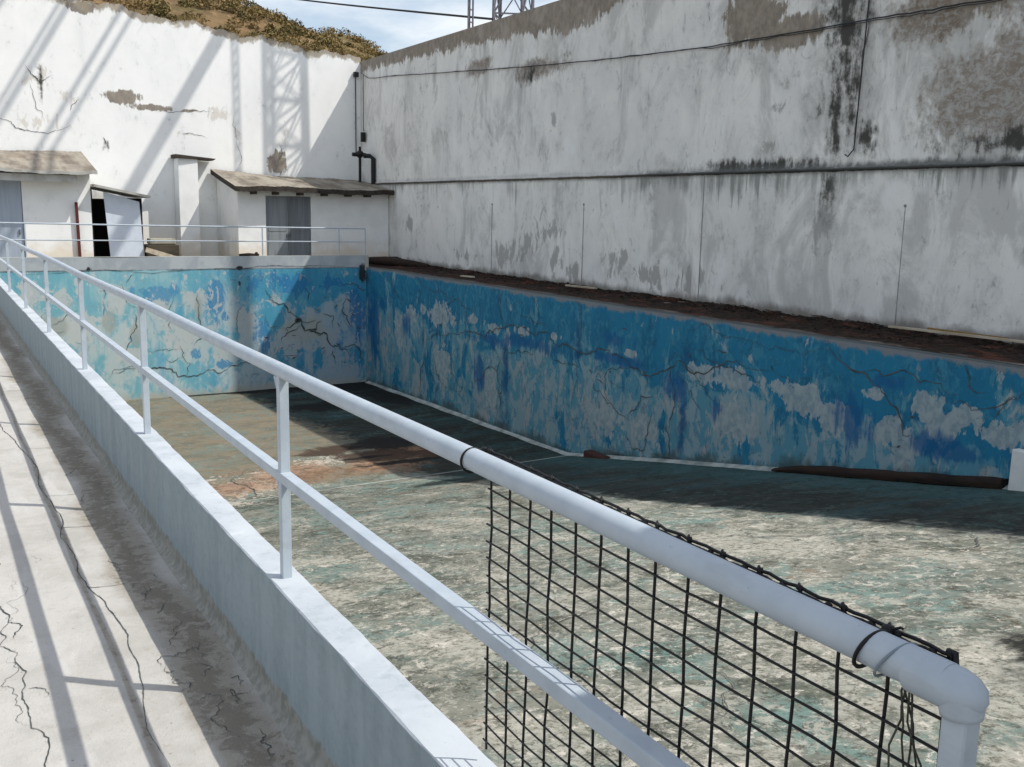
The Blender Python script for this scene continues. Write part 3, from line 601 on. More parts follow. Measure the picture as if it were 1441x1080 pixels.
M_conc = plain('deck_concrete', (.36, .34, .30), (.26, .24, .2), 1.2, .95)
mb = MB(); mb.box(1.22, 15.09, 31.23, 37.07, -2.28, -2.166); mb.build('deck', M_conc, kind='structure')
def litter_mat():
    t = T('leaf_litter_and_soil')
    mid = t.noise((2, 1.1, 2), 7, .7); fine = t.noise((14, 7, 10), 6, .7)
    c = t.mix((.045, .030, .022), (.014, .010, .009), t.ss(fine, .4, .6))
    c = t.mix(c, (.13, .05, .032), t.ss(mid, .53, .64) * .7)
    c = t.mix(c, (.26, .225, .205), t.ss(t.X + (mid - .5) * .8 + (fine - .5) * .25, 13.22, 12.95) * t.ss(t.noise((1, .7, 1), 6, .65, off=(5, 5, 5)), .36, .56) * .85)
    return t.done(c, .95, fine, .6, .04, spec=.1)
M_litter = litter_mat()
def lz(U, V):
    h = np.clip((U - 13.1) / 1.5, 0, 1)
    return -1.985 + h * (.016 + .014 * np.sin(V * 2.1) + .012 * np.sin(V * 5.7 + 1) + .010 * np.sin(U * 11 + V * 9)) + .006
mb = MB(); mb.grid(np.arange(13.0, 15.12, .08), np.arange(-5, 34.3, .12), lambda U, V: (U, V, lz(U, V))); 
for k in range(2600):
    u = 15.1 - abs(random.gauss(0, .7)); v = random.uniform(6, 31)
    if u < 12.85: continue
    z = float(lz(np.array(u), np.array(v))); a = random.uniform(0, 6.3); L = random.uniform(.03, .11); w = random.uniform(.01, .035)
    c_, s_ = math.cos(a) * L, math.sin(a) * L
    mb.add([(u - c_, v - s_, z + random.uniform(0, .03)), (u + s_ * w / L, v - c_ * w / L, z + .01), (u + c_, v + s_, z + random.uniform(.005, .05)), (u - s_ * w / L, v + c_ * w / L, z + .015)], [(0, 1, 2, 3)])
mb.build('leaf_litter', M_litter, label='dark dead leaves and soil along the ledge above the blue pool side', cat='litter', kind='stuff')
g = MB(); g.box(13.06, 15.09, -5, 34.29, -2.28, -1.992); g.build('deck', M_conc, kind='structure')

def kerb_mat():
    t = T('pale_blue_painted_cement')
    mid = t.noise(2.4, 7, .6, .3); fine = t.noise(18, 7, .68); st = t.noise((5, 5, .6), 5, .6)
    c = t.mix((.52, .56, .595), (.44, .485, .525), t.ss(mid, .38, .64))
    c = t.mix(c, (.34, .385, .41), t.ss(fine * .6 + mid * .4, .52, .64) * .6)
    c = t.mix(c, t.mix((.26, .315, .34), (.20, .25, .27), t.ss(st * .6 + fine * .4, .4, .62)), t.ss(t.NZ, .6, .2) * .85)  # upright faces coloured darker to deepen their shade
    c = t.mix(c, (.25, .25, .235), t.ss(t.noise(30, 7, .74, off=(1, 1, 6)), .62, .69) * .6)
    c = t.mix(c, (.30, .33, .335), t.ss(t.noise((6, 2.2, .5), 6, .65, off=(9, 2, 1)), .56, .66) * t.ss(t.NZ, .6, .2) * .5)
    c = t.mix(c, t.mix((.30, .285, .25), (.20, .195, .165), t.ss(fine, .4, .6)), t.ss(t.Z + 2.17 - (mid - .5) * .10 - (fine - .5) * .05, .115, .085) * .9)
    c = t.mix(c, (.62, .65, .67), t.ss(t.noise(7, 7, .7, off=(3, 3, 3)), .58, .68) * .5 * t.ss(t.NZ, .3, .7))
    return t.done(c, .85, fine * .6 + mid * .4, .35, .012, spec=.2)
M_kerb = kerb_mat()
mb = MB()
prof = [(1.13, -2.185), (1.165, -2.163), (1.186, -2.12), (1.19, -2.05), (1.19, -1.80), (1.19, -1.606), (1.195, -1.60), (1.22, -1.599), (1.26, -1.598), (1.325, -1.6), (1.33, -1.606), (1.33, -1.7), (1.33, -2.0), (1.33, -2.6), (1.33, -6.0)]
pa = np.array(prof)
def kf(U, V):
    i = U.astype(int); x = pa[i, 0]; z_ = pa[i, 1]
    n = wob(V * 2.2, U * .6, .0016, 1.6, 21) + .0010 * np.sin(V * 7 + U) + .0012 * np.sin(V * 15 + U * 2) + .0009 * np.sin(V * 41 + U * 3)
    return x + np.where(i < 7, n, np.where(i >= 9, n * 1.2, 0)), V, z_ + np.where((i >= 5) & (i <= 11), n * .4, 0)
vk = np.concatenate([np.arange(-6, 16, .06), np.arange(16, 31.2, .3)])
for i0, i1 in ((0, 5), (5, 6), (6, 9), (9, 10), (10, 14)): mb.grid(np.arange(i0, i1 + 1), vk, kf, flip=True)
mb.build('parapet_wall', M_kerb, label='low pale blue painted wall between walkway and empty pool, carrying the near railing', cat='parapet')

# ------------------------------------------------------------------ railings
rail = thing('railing', (1.26, 15, -1.6), 'pale blue pipe handrail on posts along the walkway side of the pool', 'railing')
RZ, RR = -.682, .0312
ys = [.82, 2.28] + list(np.arange(3.5, 31, 1.7)) + [31.06]
s = MB(); s.tube([(1.26, y, RZ + .006 * math.sin(y * 1.1)) for y in ys], [RR] * len(ys), 24); s.build('top_rail', M_rail, rail)
s = MB(); s.bar((1.26, .80, -1.145), (1.26, 31.06, -1.14), .05, .044); s.build('mid_rail', M_rail, rail, bevel=.004)
for y in (3.98, 7.06, 10.12, 13.2, 16.3, 19.4, 22.5, 25.6, 28.7):
    s = MB(); s.box(1.239, 1.281, y - .020, y + .020, -1.61, RZ - .02)
    for z1, z2 in ((RZ - .03, RZ - .085), (-1.165, -1.20)):
        s.add([(1.238, y + .020, z1), (1.238, y + .052, z1), (1.238, y + .020, z2), (1.244, y + .022, z1), (1.244, y + .062, z1), (1.244, y + .022, z2)], [(0, 1, 2), (5, 4, 3), (0, 2, 5, 3), (1, 4, 5, 2), (0, 3, 4, 1)])
    s.build('post', M_rail, rail, bevel=.003)
s = MB(); s.box(1.239, 1.281, .776, .816, -1.61, RZ - .012); s.build('post', M_rail, rail, bevel=.006)
s = MB()
s.tube([(1.26, .884, RZ), (1.26, .880, RZ), (1.26, .84, RZ), (1.26, .806, RZ), (1.26, .790, RZ - .002), (1.26, .778, RZ - .006), (1.26, .771, RZ - .012), (1.26, .768, RZ - .018)], [.0318, .0345, .0345, .0345, .032, .026, .016, .004], 24)
s.tube([(1.26, .798, RZ), (1.26, .797, RZ - .028), (1.26, .796, RZ - .036), (1.26, .796, RZ - .037)], [.0325, .0315, .030, .022], 24)
s.build('elbow', M_rail, rail)

br = thing('railing', (7, 31.1, -1.6), 'thin grey two bar railing along the far rim of the pool', 'railing')
s = MB(); s.tube([(1.3, 31.1, -.63), (6, 31.1, -.675), (12.8, 31.1, -.71)], .024, 10); s.build('top_rail', M_rail, br)
s = MB(); s.tube([(1.3, 31.1, -1.10), (6, 31.1, -1.13), (12.8, 31.1, -1.15)], .018, 8); s.build('mid_rail', M_rail, br)
for x in (2.5, 9.3, 11.87, 12.8):
    s = MB(); s.tube([(x, 31.1, -1.62), (x, 31.1, -.70 if x > 5 else -.64)], .022, 8); s.build('post', M_rail, br)

# welded mesh tied to the near end of the handrail
YW = [2.285, 2.181, 2.078, 1.976, 1.868, 1.766, 1.664, 1.562, 1.46, 1.36, 1.26, 1.16, 1.061, .965, .856]
mx = 1.312
pan = thing('wire_mesh_panel', (mx, 1.57, -1.56), 'black welded wire mesh tied to the near end of the pale blue handrail', 'wire mesh')
s = MB()
for i, y in enumerate(YW):
    k = random.uniform(-.006, .006)
    s.tube([(mx + random.gauss(0, .002), y + k * q / 8 + random.gauss(0, .0022) * (q > 0), -.655 - .905 * q / 8) for q in range(9)], .0035, 6)
z = -.668; zz = []
while z > -1.55: zz.append(z); z -= .0505
for i, z in enumerate(zz):
    s.tube([(mx - .005 + .002 * math.sin(j * 1.7 + i), YW[0] + .01 - (YW[0] - .845) * j / 12, z + .0022 * math.sin(j * 2.1 + i * 1.3) - .007 * math.sin(math.pi * j / 12) * (i / 18) + random.gauss(0, .0012)) for j in range(13)], .0028, 6)
s.build('wires', M_black, pan)
s = MB()        # folded wire ends and twists along the top edge
for j, y in enumerate(YW):
    s.ball((mx - .002, y, -.6585), .0062, 10, sc=(.9, 1.35, 1.0))
    s.tube([(mx - .004, y - .006, -.667), (mx - .006, y - .002, -.655), (mx + .002, y + .006, -.653), (mx + .003, y + .012, -.664)], .0026, 5)
    s.ball((mx - .004, y + .038 + random.uniform(-.01, .01), -.664), .0048, 8, sc=(1, 1.8, .8))
s.tube([(mx + .002 * math.sin(j * 2.3), 2.32 - 1.475 * j / 60, -.6595 + .0016 * math.sin(j * 1.9)) for j in range(61)], .0034, 6)
s.tube([(mx - .007 + .002 * math.sin(j * 1.3 + 2), 2.31 - 1.46 * j / 60, -.6655 + .0018 * math.sin(j * 2.6 + 1)) for j in range(61)], .0028, 6)
s.tube([(mx, .862, -.655), (mx - .004, .846, -.652), (mx - .006, .842, -.672)], .005, 6)
s.build('twisted_edge', M_black, pan)
def tie(y, r, mat, label, cat, tilt=0.0, knot=True):
    s = MB(); pts = []
    for k in range(25):
        a = 2 * math.pi * k / 24
        pts.append((1.26 + (RR + .004) * math.cos(a) + .008 * (math.cos(a) > .7), y + tilt * math.sin(a), RZ + (RR + .003) * math.sin(a)))
    s.tube(pts, r, 6, cap=False)
    if knot:
        s.ball((1.298, y, RZ + .026), .009, 10, sc=(1, 1.3, .9)); s.ball((1.306, y - .012, RZ + .020), .008, 10)
        s.tube([(1.296, y - .01, RZ + .03), (1.298, y - .024, RZ + .038), (1.30, y - .028, RZ + .036)], .0024, 5)
    s.build('cable_tie', mat, label=label, cat=cat, group='ties round the handrail')
M_tie2 = plain('blue_grey_string', (.22, .27, .31), (.16, .2, .24), 20, .8)
tie(2.302, .0034, M_black, 'black cable tie round the handrail at the far edge of the mesh', 'cable tie')
tie(.962, .0036, M_black, 'black cable tie round the handrail just before its elbow end', 'cable tie', -.012)
tie(.918, .0026, M_tie2, 'faded blue grey string tied round the handrail beside its elbow', 'string', -.02, False)
s = MB(); M_cord = plain('frayed_cord', (.075, .075, .055), (.035, .035, .026), 25, .9)
for k in range(5):
    p = [(1.306, .915 + random.uniform(-.006, .006), RZ - .02)]
    for j in range(7): p.append((p[-1][0] + random.gauss(0, .007), p[-1][1] + random.gauss(-.002, .010), p[-1][2] - random.uniform(.02, .06)))
    s.tube(p, .0019, 5)
s.build('frayed_cord', M_cord, label='bundle of frayed olive cord hanging behind the mesh by the last post', cat='cord')

# ------------------------------------------------------------------ sheds at the far end
def roof_mat():
    t = T('weathered_sheet_roof')
    mid = t.noise((1.6, .7, 1), 7, .65); fine = t.noise(9, 6, .7)
    c = t.mix((.33, .30, .25), (.20, .175, .145), t.ss(mid, .4, .62))
    c = t.mix(c, (.13, .10, .08), t.ss(fine * .5 + mid * .5, .52, .66) * .7)
    c = t.mix(c, (.30, .18, .11), t.ss(t.noise(1.1, 6, .7, off=(4, 4, 4)), .58, .7) * .6)
    return t.done(c, .95, fine, .4, .03, spec=.1)
M_roof = roof_mat()
M_fascia = plain('grey_fascia', (.46, .46, .43), (.32, .30, .27), 2.5, .9)
M_eave = plain('dark_eave', (.055, .045, .038), (.03, .025, .02), 5, .9)
def roof_mesh(x0, x1, y0, y1, zf, zb0, zb1, th, nx):
    s = MB(); xs = np.linspace(x0, x1, nx); vs_ = np.linspace(0, 1, 9)
    zt = lambda U, V: zf + V * (np.interp(U, [x0, x1], [zb0, zb1]) - zf) + .004 * np.sin(U * 2 * math.pi / .18) + .02 * np.sin(U * 7 + V * 5) * .5 + .03 * np.sin(U * 1.3 + V * 2)
    s.grid(xs, vs_, lambda U, V: (U, y0 + V * (y1 - y0), zt(U, V)))
    s.grid(xs, vs_, lambda U, V: (U, y0 + V * (y1 - y0), zt(U, V) - th), flip=True)
    s.grid(xs, [0, 1], lambda U, V: (U, y0 + 0 * U, zt(U, 0 * U) - th * (1 - V)), mi=1)
    for X, fl in ((x0, True), (x1, False)): s.grid(vs_, [0, 1], lambda U, V: (X + 0 * U, y0 + U * (y1 - y0), zt(X + 0 * U, U) - th * (1 - V)), mi=1, flip=fl)
    return s
sh = thing('shed', (12.2, 35.7, -2.17), 'white shed in the far corner with grey double doors under a brown lean-to roof', 'shed')
s = MB()
s.box(9.42, 10.40, 34.3, 34.5, -2.17, .50); s.box(12.04, 15.06, 34.3, 34.5, -2.17, .50); s.box(10.40, 12.04, 34.3, 34.5, .33, .50)
s.hexa([(9.42, 34.5, -2.17), (9.62, 34.5, -2.17), (9.62, 37.03, -2.17), (9.42, 37.03, -2.17), (9.42, 34.5, .52), (9.62, 34.5, .52), (9.62, 37.03, 1.08), (9.42, 37.03, 1.08)])
s.build('wall', M_shed, sh)
roof_mesh(9.2, 15.04, 33.75, 37.0, .62, 1.22, 1.0, .17, 200).build('roof', [M_roof, M_eave], sh)
for x0, x1, m in ((10.42, 11.20, M_doorgrey), (11.215, 12.02, plain('dark_grey_door_paint', (.20, .22, .235), (.15, .165, .18), 3, .6, streak=(8, 8, .7)))):
    s = MB(); s.box(x0, x1, 34.33, 34.37, -2.16, .32)
    for z0, z1 in ((-2.1, -1.0), (-.9, .24)):
        s.box(x0 + .06, x1 - .06, 34.318, 34.332, z0, z1)
    d = s.build('door', m, sh)
    h = MB(); xh = x1 - .05 if x0 < 11 else x0 + .05; h.box(xh - .015, xh + .015, 34.29, 34.32, -1.1, -.98); h.build('handle', M_steel, d)
for x in (9.85, 10.62, 11.5, 12.4, 13.3, 14.05):
    s = MB(); s.box(x, x + .11, 33.80, 34.31, .36, .46); s.build('rafter_end', M_eave, sh)

hut = thing('hut', (1.4, 35.7, -2.17), 'white hut at the far left with a tan roof and a blue grey door', 'hut')
s = MB(); s.box(-4, 1.45, 34.3, 34.5, -2.17, .86); s.box(2.74, 4.72, 34.3, 34.5, -2.17, .86); s.box(1.45, 2.74, 34.3, 34.5, .63, .86)
s.hexa([(4.52, 34.5, -2.17), (4.72, 34.5, -2.17), (4.72, 37.03, -2.17), (4.52, 37.03, -2.17), (4.52, 34.5, .86), (4.72, 34.5, .86), (4.72, 37.03, 1.5), (4.52, 37.03, 1.5)])
s.build('wall', M_shed, hut)
roof_mesh(-4.2, 4.86, 33.6, 37.0, .93, 1.62, 1.64, .09, 300).build('roof', [M_roof, M_fascia], hut)
s = MB(); s.box(-4, 4.28, 33.72, 33.80, .58, .80); s.box(-4, 4.28, 33.80, 34.3, .74, .80); s.build('fascia', M_fascia, hut)
s = MB(); s.box(1.47, 2.72, 34.36, 34.41, -2.16, .62); d = s.build('door', M_doorblue, hut)
h = MB(); h.box(2.60, 2.64, 34.31, 34.36, -1.05, -.9); h.build('handle', M_steel, d)
s = MB(); s.bar((4.30, 34.22, -2.17), (4.27, 34.22, -.03), .085, .07); s.build('rusty_post', M_red, label='rusty red steel post standing against the hut wall', cat='post')

lt = thing('lean_to', (5.5, 35.5, -2.17), 'small lean-to between hut and pillar with a dark doorway and sloping canopy', 'lean-to')
s = MB()
s.hexa([(4.78, 33.95, .47), (6.5, 33.95, .15), (6.5, 36.9, .15), (4.78, 36.9, .47), (4.78, 33.95, .55), (6.5, 33.95, .22), (6.5, 36.9, .22), (4.78, 36.9, .55)])
s.build('canopy', M_fascia, lt)
s = MB(); s.box(4.725, 6.28, 36.0, 36.06, -2.17, .1); s.box(4.725, 4.79, 34.5, 36.0, -2.17, .4); s.box(6.24, 6.30, 34.45, 36.9, -2.17, .14); s.build('inner_wall', M_dark, lt)  # inner walls coloured near black to stand in for the doorway's shade
s = MB(); p = [(5.24, 34.20, -2.16), (6.27, 34.20, -2.16), (6.19, 34.28, .02), (5.10, 34.28, .32)]
s.hexa([p[0], p[1], (p[1][0], 34.24, p[1][2]), (p[0][0], 34.24, p[0][2]), p[3], p[2], (p[2][0], 34.32, p[2][2]), (p[3][0], 34.32, p[3][2])])
s.build('door', M_doorwhite, lt, label='white door leaf standing ajar')

pl = thing('masonry_pillar', (8.25, 36.7, -2.17), 'square white pillar against the far wall under a thin dark slab', 'pillar')
s = MB(); s.box(7.92, 8.60, 36.35, 37.03, -2.17, 1.57); s.build('shaft', M_shed, pl, bevel=.015)
s = MB(); s.hexa([(7.82, 36.2, 1.575), (9.15, 36.35, 1.53), (9.15, 37.03, 1.53), (7.82, 37.03, 1.575), (7.82, 36.2, 1.70), (9.25, 36.35, 1.60), (9.25, 37.03, 1.60), (7.82, 37.03, 1.70)]); s.build('cap_slab', M_eave, pl)

M_box = plain('weathered_box_wood', (.085, .07, .05), (.045, .038, .028), 4, .9, streak=(1.5, 6, 9))
M_lid = plain('grey_lid', (.36, .35, .29), (.24, .22, .17), 4, .9)
bx = thing('crate', (6.85, 34.2, -2.17), 'dark weathered crate with a pale lid beside the white door', 'crate')
s = MB(); s.box(6.33, 7.33, 33.9, 34.6, -2.17, -1.36); s.build('body', M_box, bx, bevel=.02)
s = MB(); s.box(6.42, 7.24, 33.95, 34.55, -1.355, -1.16); s.build('lid', M_lid, bx, bevel=.04)
s = MB(); s.bar((6.2, 33.6, -1.50), (7.35, 33.75, -1.86), .05, .16); s.build('board', M_plank, label='light brown board leaning in front of the dark crate', cat='board')

# loose things
s = MB(); s.tube([(8.55, 31.12, -1.57), (8.85, 31.13, -1.555), (9.18, 31.10, -1.565)], [.04, .05, .03], 8); s.ball((9.1, 31.12, -1.53), .06, 8)
s.build('driftwood', M_rust, label='dark scrap of wood lying on the far rim below the shed', cat='scrap wood')
s = MB(); s.tube([(13.05, 31.6, -1.80), (13.6, 31.2, -1.80), (14.3, 30.6, -1.88), (14.7, 30.2, -1.92)], [.12, .16, .13, .07], 9); s.tube([(13.4, 31.5, -1.75), (13.9, 31.0, -1.70), (14.1, 30.7, -1.78)], [.07, .06, .03], 7)
s.build('log', M_rust, label='charred log lying in the pool corner by the far railing', cat='log')
s = MB(); s.ball((12.98, 31.7, -1.87), .13, 10, sc=(1.1, .9, .8)); s.build('stone', M_plank, label='pale round stone beside the charred log', cat='stone')
s = MB(); s.bar((14.45, 11.25, -1.87), (14.50, 8.7, -1.84), .07, .035); s.build('plank', M_plank, label='long pale plank lying in the dead leaves at the right end of the ledge', cat='plank', group='planks lying on the ledge')
s = MB(); s.bar((14.62, 10.6, -1.84), (14.7, 9.2, -1.85), .06, .03); s.build('plank', plain('ochre_plank', (.30, .19, .07), (.2, .12, .05), 5, .85), label='short ochre plank just behind the long pale plank', cat='plank', group='planks lying on the ledge')
s = MB(); s.bar((14.2, 21.0, -1.88), (14.3, 19.85, -1.87), .10, .04); s.build('plank', M_plank, label='short pale plank lying alone halfway along the dark ledge', cat='plank', group='planks lying on the ledge')
s = MB(); s.bar((13.5, 25.5, -1.93), (13.6, 24.9, -1.92), .08, .04); s.build('stick', M_plank, label='small pale stick on the ledge near the far corner', cat='stick')
s = MB()
yy = np.arange(7.75, 12.1, .25)
s.grid(yy, [0, 1, 2, 3, 4], lambda U, V: (np.choose(V.astype(int), [12.60, 12.58, 12.60, 12.68, 12.77]) + .01 * np.sin(U * 9 + V), U, FL(U) + np.choose(V.astype(int), [.01, .07, .135, .145, .14]) * np.interp(U, [7.7, 11.3, 11.8, 12.1], [1, 1, .6, .25]) + .012 * np.sin(U * 7 + V * 2)), flip=True)
s.add([(12.60, 7.75, FL(7.75)), (12.77, 7.75, FL(7.75)), (12.77, 7.75, FL(7.75) + .14), (12.60, 7.75, FL(7.75) + .13)], [(0, 1, 2, 3)])
s.build('timber_beam', M_timber, label='long rotten dark beam lying at the foot of the blue pool side', cat='beam')
s = MB(); s.box(12.52, 12.76, 16.85, 17.65, -5.52, -5.33); s.build('brick', plain('dark_red_brick', (.075, .03, .025), (.04, .02, .018), 8, .9), bevel=.03, label='dark red brown block on the pool floor against the blue side', cat='block')
s = MB(); s.box(12.62, 12.765, 6.6, 7.66, -3.72, -3.085); s.build('starting_block', M_whiteblock, bevel=.012, label='white painted block on the pool floor at the right edge', cat='block')

# pipes and cables in the corner and over the walls
vp = thing('valve_pipework', (14.95, 36.5, .95), 'black pipes and valve standing on the shed roof in the corner', 'pipework')
s = MB(); s.tube([(15.0, 35.6, .72), (15.0, 35.6, 1.83), (14.9, 35.7, 1.93), (14.72, 35.85, 1.93)], .085, 10); s.tube([(14.66, 36.1, .95), (14.66, 36.1, 1.95)], .055, 8); s.build('pipe', M_black, vp)
s = MB(); s.ball((14.66, 36.1, 2.0), .16, 10, sc=(1, 1, .9)); s.tube([(14.36, 36.1, 1.98), (14.9, 36.1, 1.98)], .075, 8); s.tube([(14.66, 36.1, 2.1), (14.66, 36.1, 2.28)], .05, 8); s.build('valve', M_black, vp)
cd = thing('conduit', (14.85, 36.9, 2.3), 'thin vertical cable conduit with a small switch box in the wall corner', 'conduit')
s = MB(); s.tube([(14.86, 36.98, 5.05), (14.86, 36.98, 2.0)], .02, 6); s.tube([(15.02, 36.6, 5.0), (15.02, 36.6, 2.9)], .014, 6); s.build('pipe', M_cable, cd)
s = MB(); s.box(14.92, 15.06, 36.5, 36.66, 2.5, 2.86); s.build('switch_box', M_black, cd); s = MB(); s.box(14.78, 14.96, 36.9, 37.03, 4.96, 5.14); s.build('junction_box', M_cable, cd)
s = MB(); rr = random.Random(4)
pc = [(36.9, 5.13), (36.2, 4.86), (35.4, 4.78), (33.5, 4.68), (31.1, 4.49), (28.5, 4.30), (26.3, 4.13), (23.3, 3.93), (20.9, 3.78), (18.8, 3.68), (16.9, 3.60), (14.9, 3.565), (13.1, 3.54), (11.6, 3.52), (10.4, 3.50), (7, 3.45), (2, 3.4)]
P2 = []
for (a, b), (c_, d) in zip(pc, pc[1:]):
    for k in range(6): P2.append((15.045, a + (c_ - a) * k / 6, b + (d - b) * k / 6 + rr.gauss(0, .006)))
s.tube(P2, .013, 6)
s.tube([(15.05, y, z - .035 * (1 if y < 17 else 0) + rr.gauss(0, .008)) for _, y, z in P2], .008, 5)
s.build('cable', M_cable, label='dark cable strung along the upper part of the high white wall', cat='cable')
s = MB(); s.tube([(15.05, 12.75, 5.5), (15.05, 12.76, 4.0), (15.05, 12.80, 2.5), (15.05, 12.84, 1.25), (15.03, 12.95, 1.12), (15.03, 13.02, 1.16)], .013, 6)
s.build('drop_cable', M_cable, label='dark cable hanging straight down the high white wall beside the black mould streak', cat='cable')
s = MB(); s.tube([(17.95 + (18.2 - 17.95) * k / 20, 31.8 + 60 * k / 20, 6.68 + 12.6 * k / 20 - 1.2 * math.sin(math.pi * k / 20) * .3) for k in range(21)], .045, 6)
s.build('power_line', M_cable, label='dark overhead power line crossing the sky from the steel tower', cat='power line')

# lattice mast and tower behind the high wall
ms = thing('lattice_mast', (17.1, 31.8, -2.3), 'narrow laced steel mast rising behind the high wall, leftmost against the sky', 'mast')
H = 21
for dx in (-.09, .09):
    s = MB(); s.bar((17.1 + dx, 31.8, -2.3), (17.1 + dx, 31.8, H), .04, .06, (0, 1, 0)); s.build('leg', M_steel, ms)
s = MB(); s.bar((17.1, 31.87, -2.3), (17.1, 31.87, H), .05, .012, (0, 1, 0)); z = -1.5
while z < H: s.bar((17.03, 31.8, z), (17.17, 31.8, z), .05, .04); z += .42
s.build('lacing', M_steel, ms)
tw = thing('steel_tower', (18.8, 31.8, -2.3), 'four legged lattice steel tower with crossed braces behind the high wall', 'tower')
base = [(17.95, 31.8), (18.95, 31.3), (19.75, 31.8), (18.75, 32.7)]; ctr = (18.85, 31.9)
H2 = 24
def leg_at(i, z):
    k = 1 - .28 * (z + 2.3) / (H2 + 2.3)
    b_ = base[i]; return Vector((ctr[0] + (b_[0] - ctr[0]) * k, ctr[1] + (b_[1] - ctr[1]) * k, z))
for i in range(4):
    s = MB(); s.bar(leg_at(i, -2.3), leg_at(i, H2), .09, .09, (0, 1, 0)); s.build('leg', M_steel, tw)
for i in range(4):
    s = MB(); j = (i + 1) % 4; z = 5.2 - 1.7 * 5; k = 0
    while z < H2 - 1.7:
        if z > -2.2:
            s.bar(leg_at(i, z), leg_at(j, z + 1.7), .07, .06); s.bar(leg_at(j, z), leg_at(i, z + 1.7), .035, .035); s.bar(leg_at(i, z), leg_at(j, z), .05, .05)
        z += 1.7
    s.build('brace', M_steel, tw)
gt = thing('shadow_girders', (19, 26, -2.3), 'unseen parallel girders added to cast diagonal shadow bands on the end wall', 'shadow caster')  # unseen girders, added only for the soft bands they throw
for x, z, w in ((18.5, 20.75, .36), (15.2, 21.3, .13), (14.1, 22.2, .17), (12.6, 22.9, .14), (16.6, 22.9, .12), (13.4, 21.5, .11)):
    s = MB(); s.bar((x, 22, z), (x, 31.3, z), w, w * .8); s.build('shadow_girder', M_steel, gt)
s = MB(); s.bar((12, 31.4, 22.4), (20.2, 31.4, 22.4), .3, .3); s.build('shadow_crossbar', M_steel, gt)
s = MB(); s.bar((20.2, 22, -2.3), (20.2, 22, 22.4), .3); s.bar((20.2, 22, 22.4), (12, 22, 22.4), .2); s.build('shadow_column', M_steel, gt)

# flat roof over the shallow end, just out of frame: it shades the last metre and a half of the railing
cp = thing('unseen_shade_canopy', (5, -2, -2.66), 'unseen flat roof on four posts over the shallow end, shading the near end of the railing', 'canopy')
s = MB(); s.box(1.5, 9.0, -4.5, .05, 2.5, 2.58); s.build('roof', M_fascia, cp)
for x in (1.9, 8.8):
    for y in (-4.3, -.15):
        s = MB(); s.box(x - .05, x + .05, y - .05, y + .05, -2.7, 2.5); s.build('post', M_steel, cp)

# ------------------------------------------------------------------ hill with scrub
ridge = interp([-60, -30, 0, 8.7, 13.4, 17, 18.9, 22.8, 28.1, 29.8, 33, 42, 80], [20, 18.5, 16.5, 15.3, 14.5, 14.2, 13.5, 12.55, 12.1, 11.2, 9.6, 6, 2])
def hill(U, V):
    t_ = np.clip((V - 38) / 32, 0, 1)
    foot = np.interp(U, [-60, 14, 17, 30], [5.6, 5.2, 4.2, -2.3]) + 0 * V
    up = foot + (ridge(U) - foot) * (t_ ** .85)
    dn = np.clip((V - 70) / 60, 0, 1)
    z_ = up * (1 - dn ** 1.3) + -2.5 * dn ** 1.3
    return z_ + wob(U, V, .45, .35, 31) * np.clip((V - 39) / 8, 0, 1) * (1 - dn) + wob(U, V, .16, 1.3, 33) * np.clip((V - 39) / 8, 0, 1)
def hill_mat():
    t = T('dry_rocky_hillside')
    mid = t.noise(.5, 8, .65); fine = t.noise(2.2, 7, .7)
    c = t.mix((.22, .15, .08), (.14, .10, .055), t.ss(mid, .4, .6))
    c = t.mix(c, (.13, .11, .05), t.ss(mid * .5 + fine * .5 + t.ss(t.X, 12, 24) * .1, .50, .62) * .9)
    c = t.mix(c, (.36, .25, .14), t.ss(fine, .52, .68) * .7)
    return t.done(c, .95, fine, .8, .2, spec=.05)
mb = MB(); mb.grid(np.arange(-45, 60, .9), np.concatenate([[37.55], np.arange(38, 72, .8), np.arange(72, 134, 4)]), lambda U, V: (U, V, hill(U, V)))
mb.build('hill', hill_mat(), kind='structure')
def leaf_mat():
    t = T('olive_scrub')
    o = t.nt.nodes.new('ShaderNodeAttribute'); o.attribute_name = 'tone'
    a = S(t, o.outputs['Fac'])
    c = t.mix((.075, .066, .026), (.20, .155, .065), t.ss(a, 0, .6)); c = t.mix(c, (.33, .225, .11), t.ss(a, .6, 1.0))
    return t.done(c, .8, spec=.1)
M_leaf = leaf_mat()
mb = MB(); tones = []
rs = np.random.RandomState(12)
for k in range(900):
    y = rs.uniform(39.5, 73); r = rs.uniform(-.05, .47); x = r * y
    if rs.rand() > np.interp(r, [.0, .2, .28, .36], [.6, .7, .95, 1.0]): continue
    z = float(hill(np.array([x]), np.array([y]))[0]); R_ = rs.uniform(.2, .7); t0 = rs.uniform(.1, .85)
    for q in range(int(90 + 110 * R_)):
        d = rs.normal(size=3); d /= np.linalg.norm(d); d *= R_ * rs.uniform(.5, 1.05); d[2] = abs(d[2]) * .75
        c0 = np.array([x, y, z]) + d; L = rs.uniform(.04, .10); a = rs.normal(size=3); a /= np.linalg.norm(a); b = np.cross(a, rs.normal(size=3)); b /= np.linalg.norm(b) + 1e-6
        mb.add([c0 - a * L, c0 + b * L * .5, c0 + a * L, c0 - b * L * .5], [(0, 1, 2, 3)]); tones += [min(1, max(0, t0 + rs.normal(0, .15)))] * 4
mb.at['tone'] = [(0, np.array(tones))]
mb.build('scrub', M_leaf, label='low olive and brown scrub covering the hill above the end wall', cat='scrub', kind='stuff')
mb = MB(); tones = []
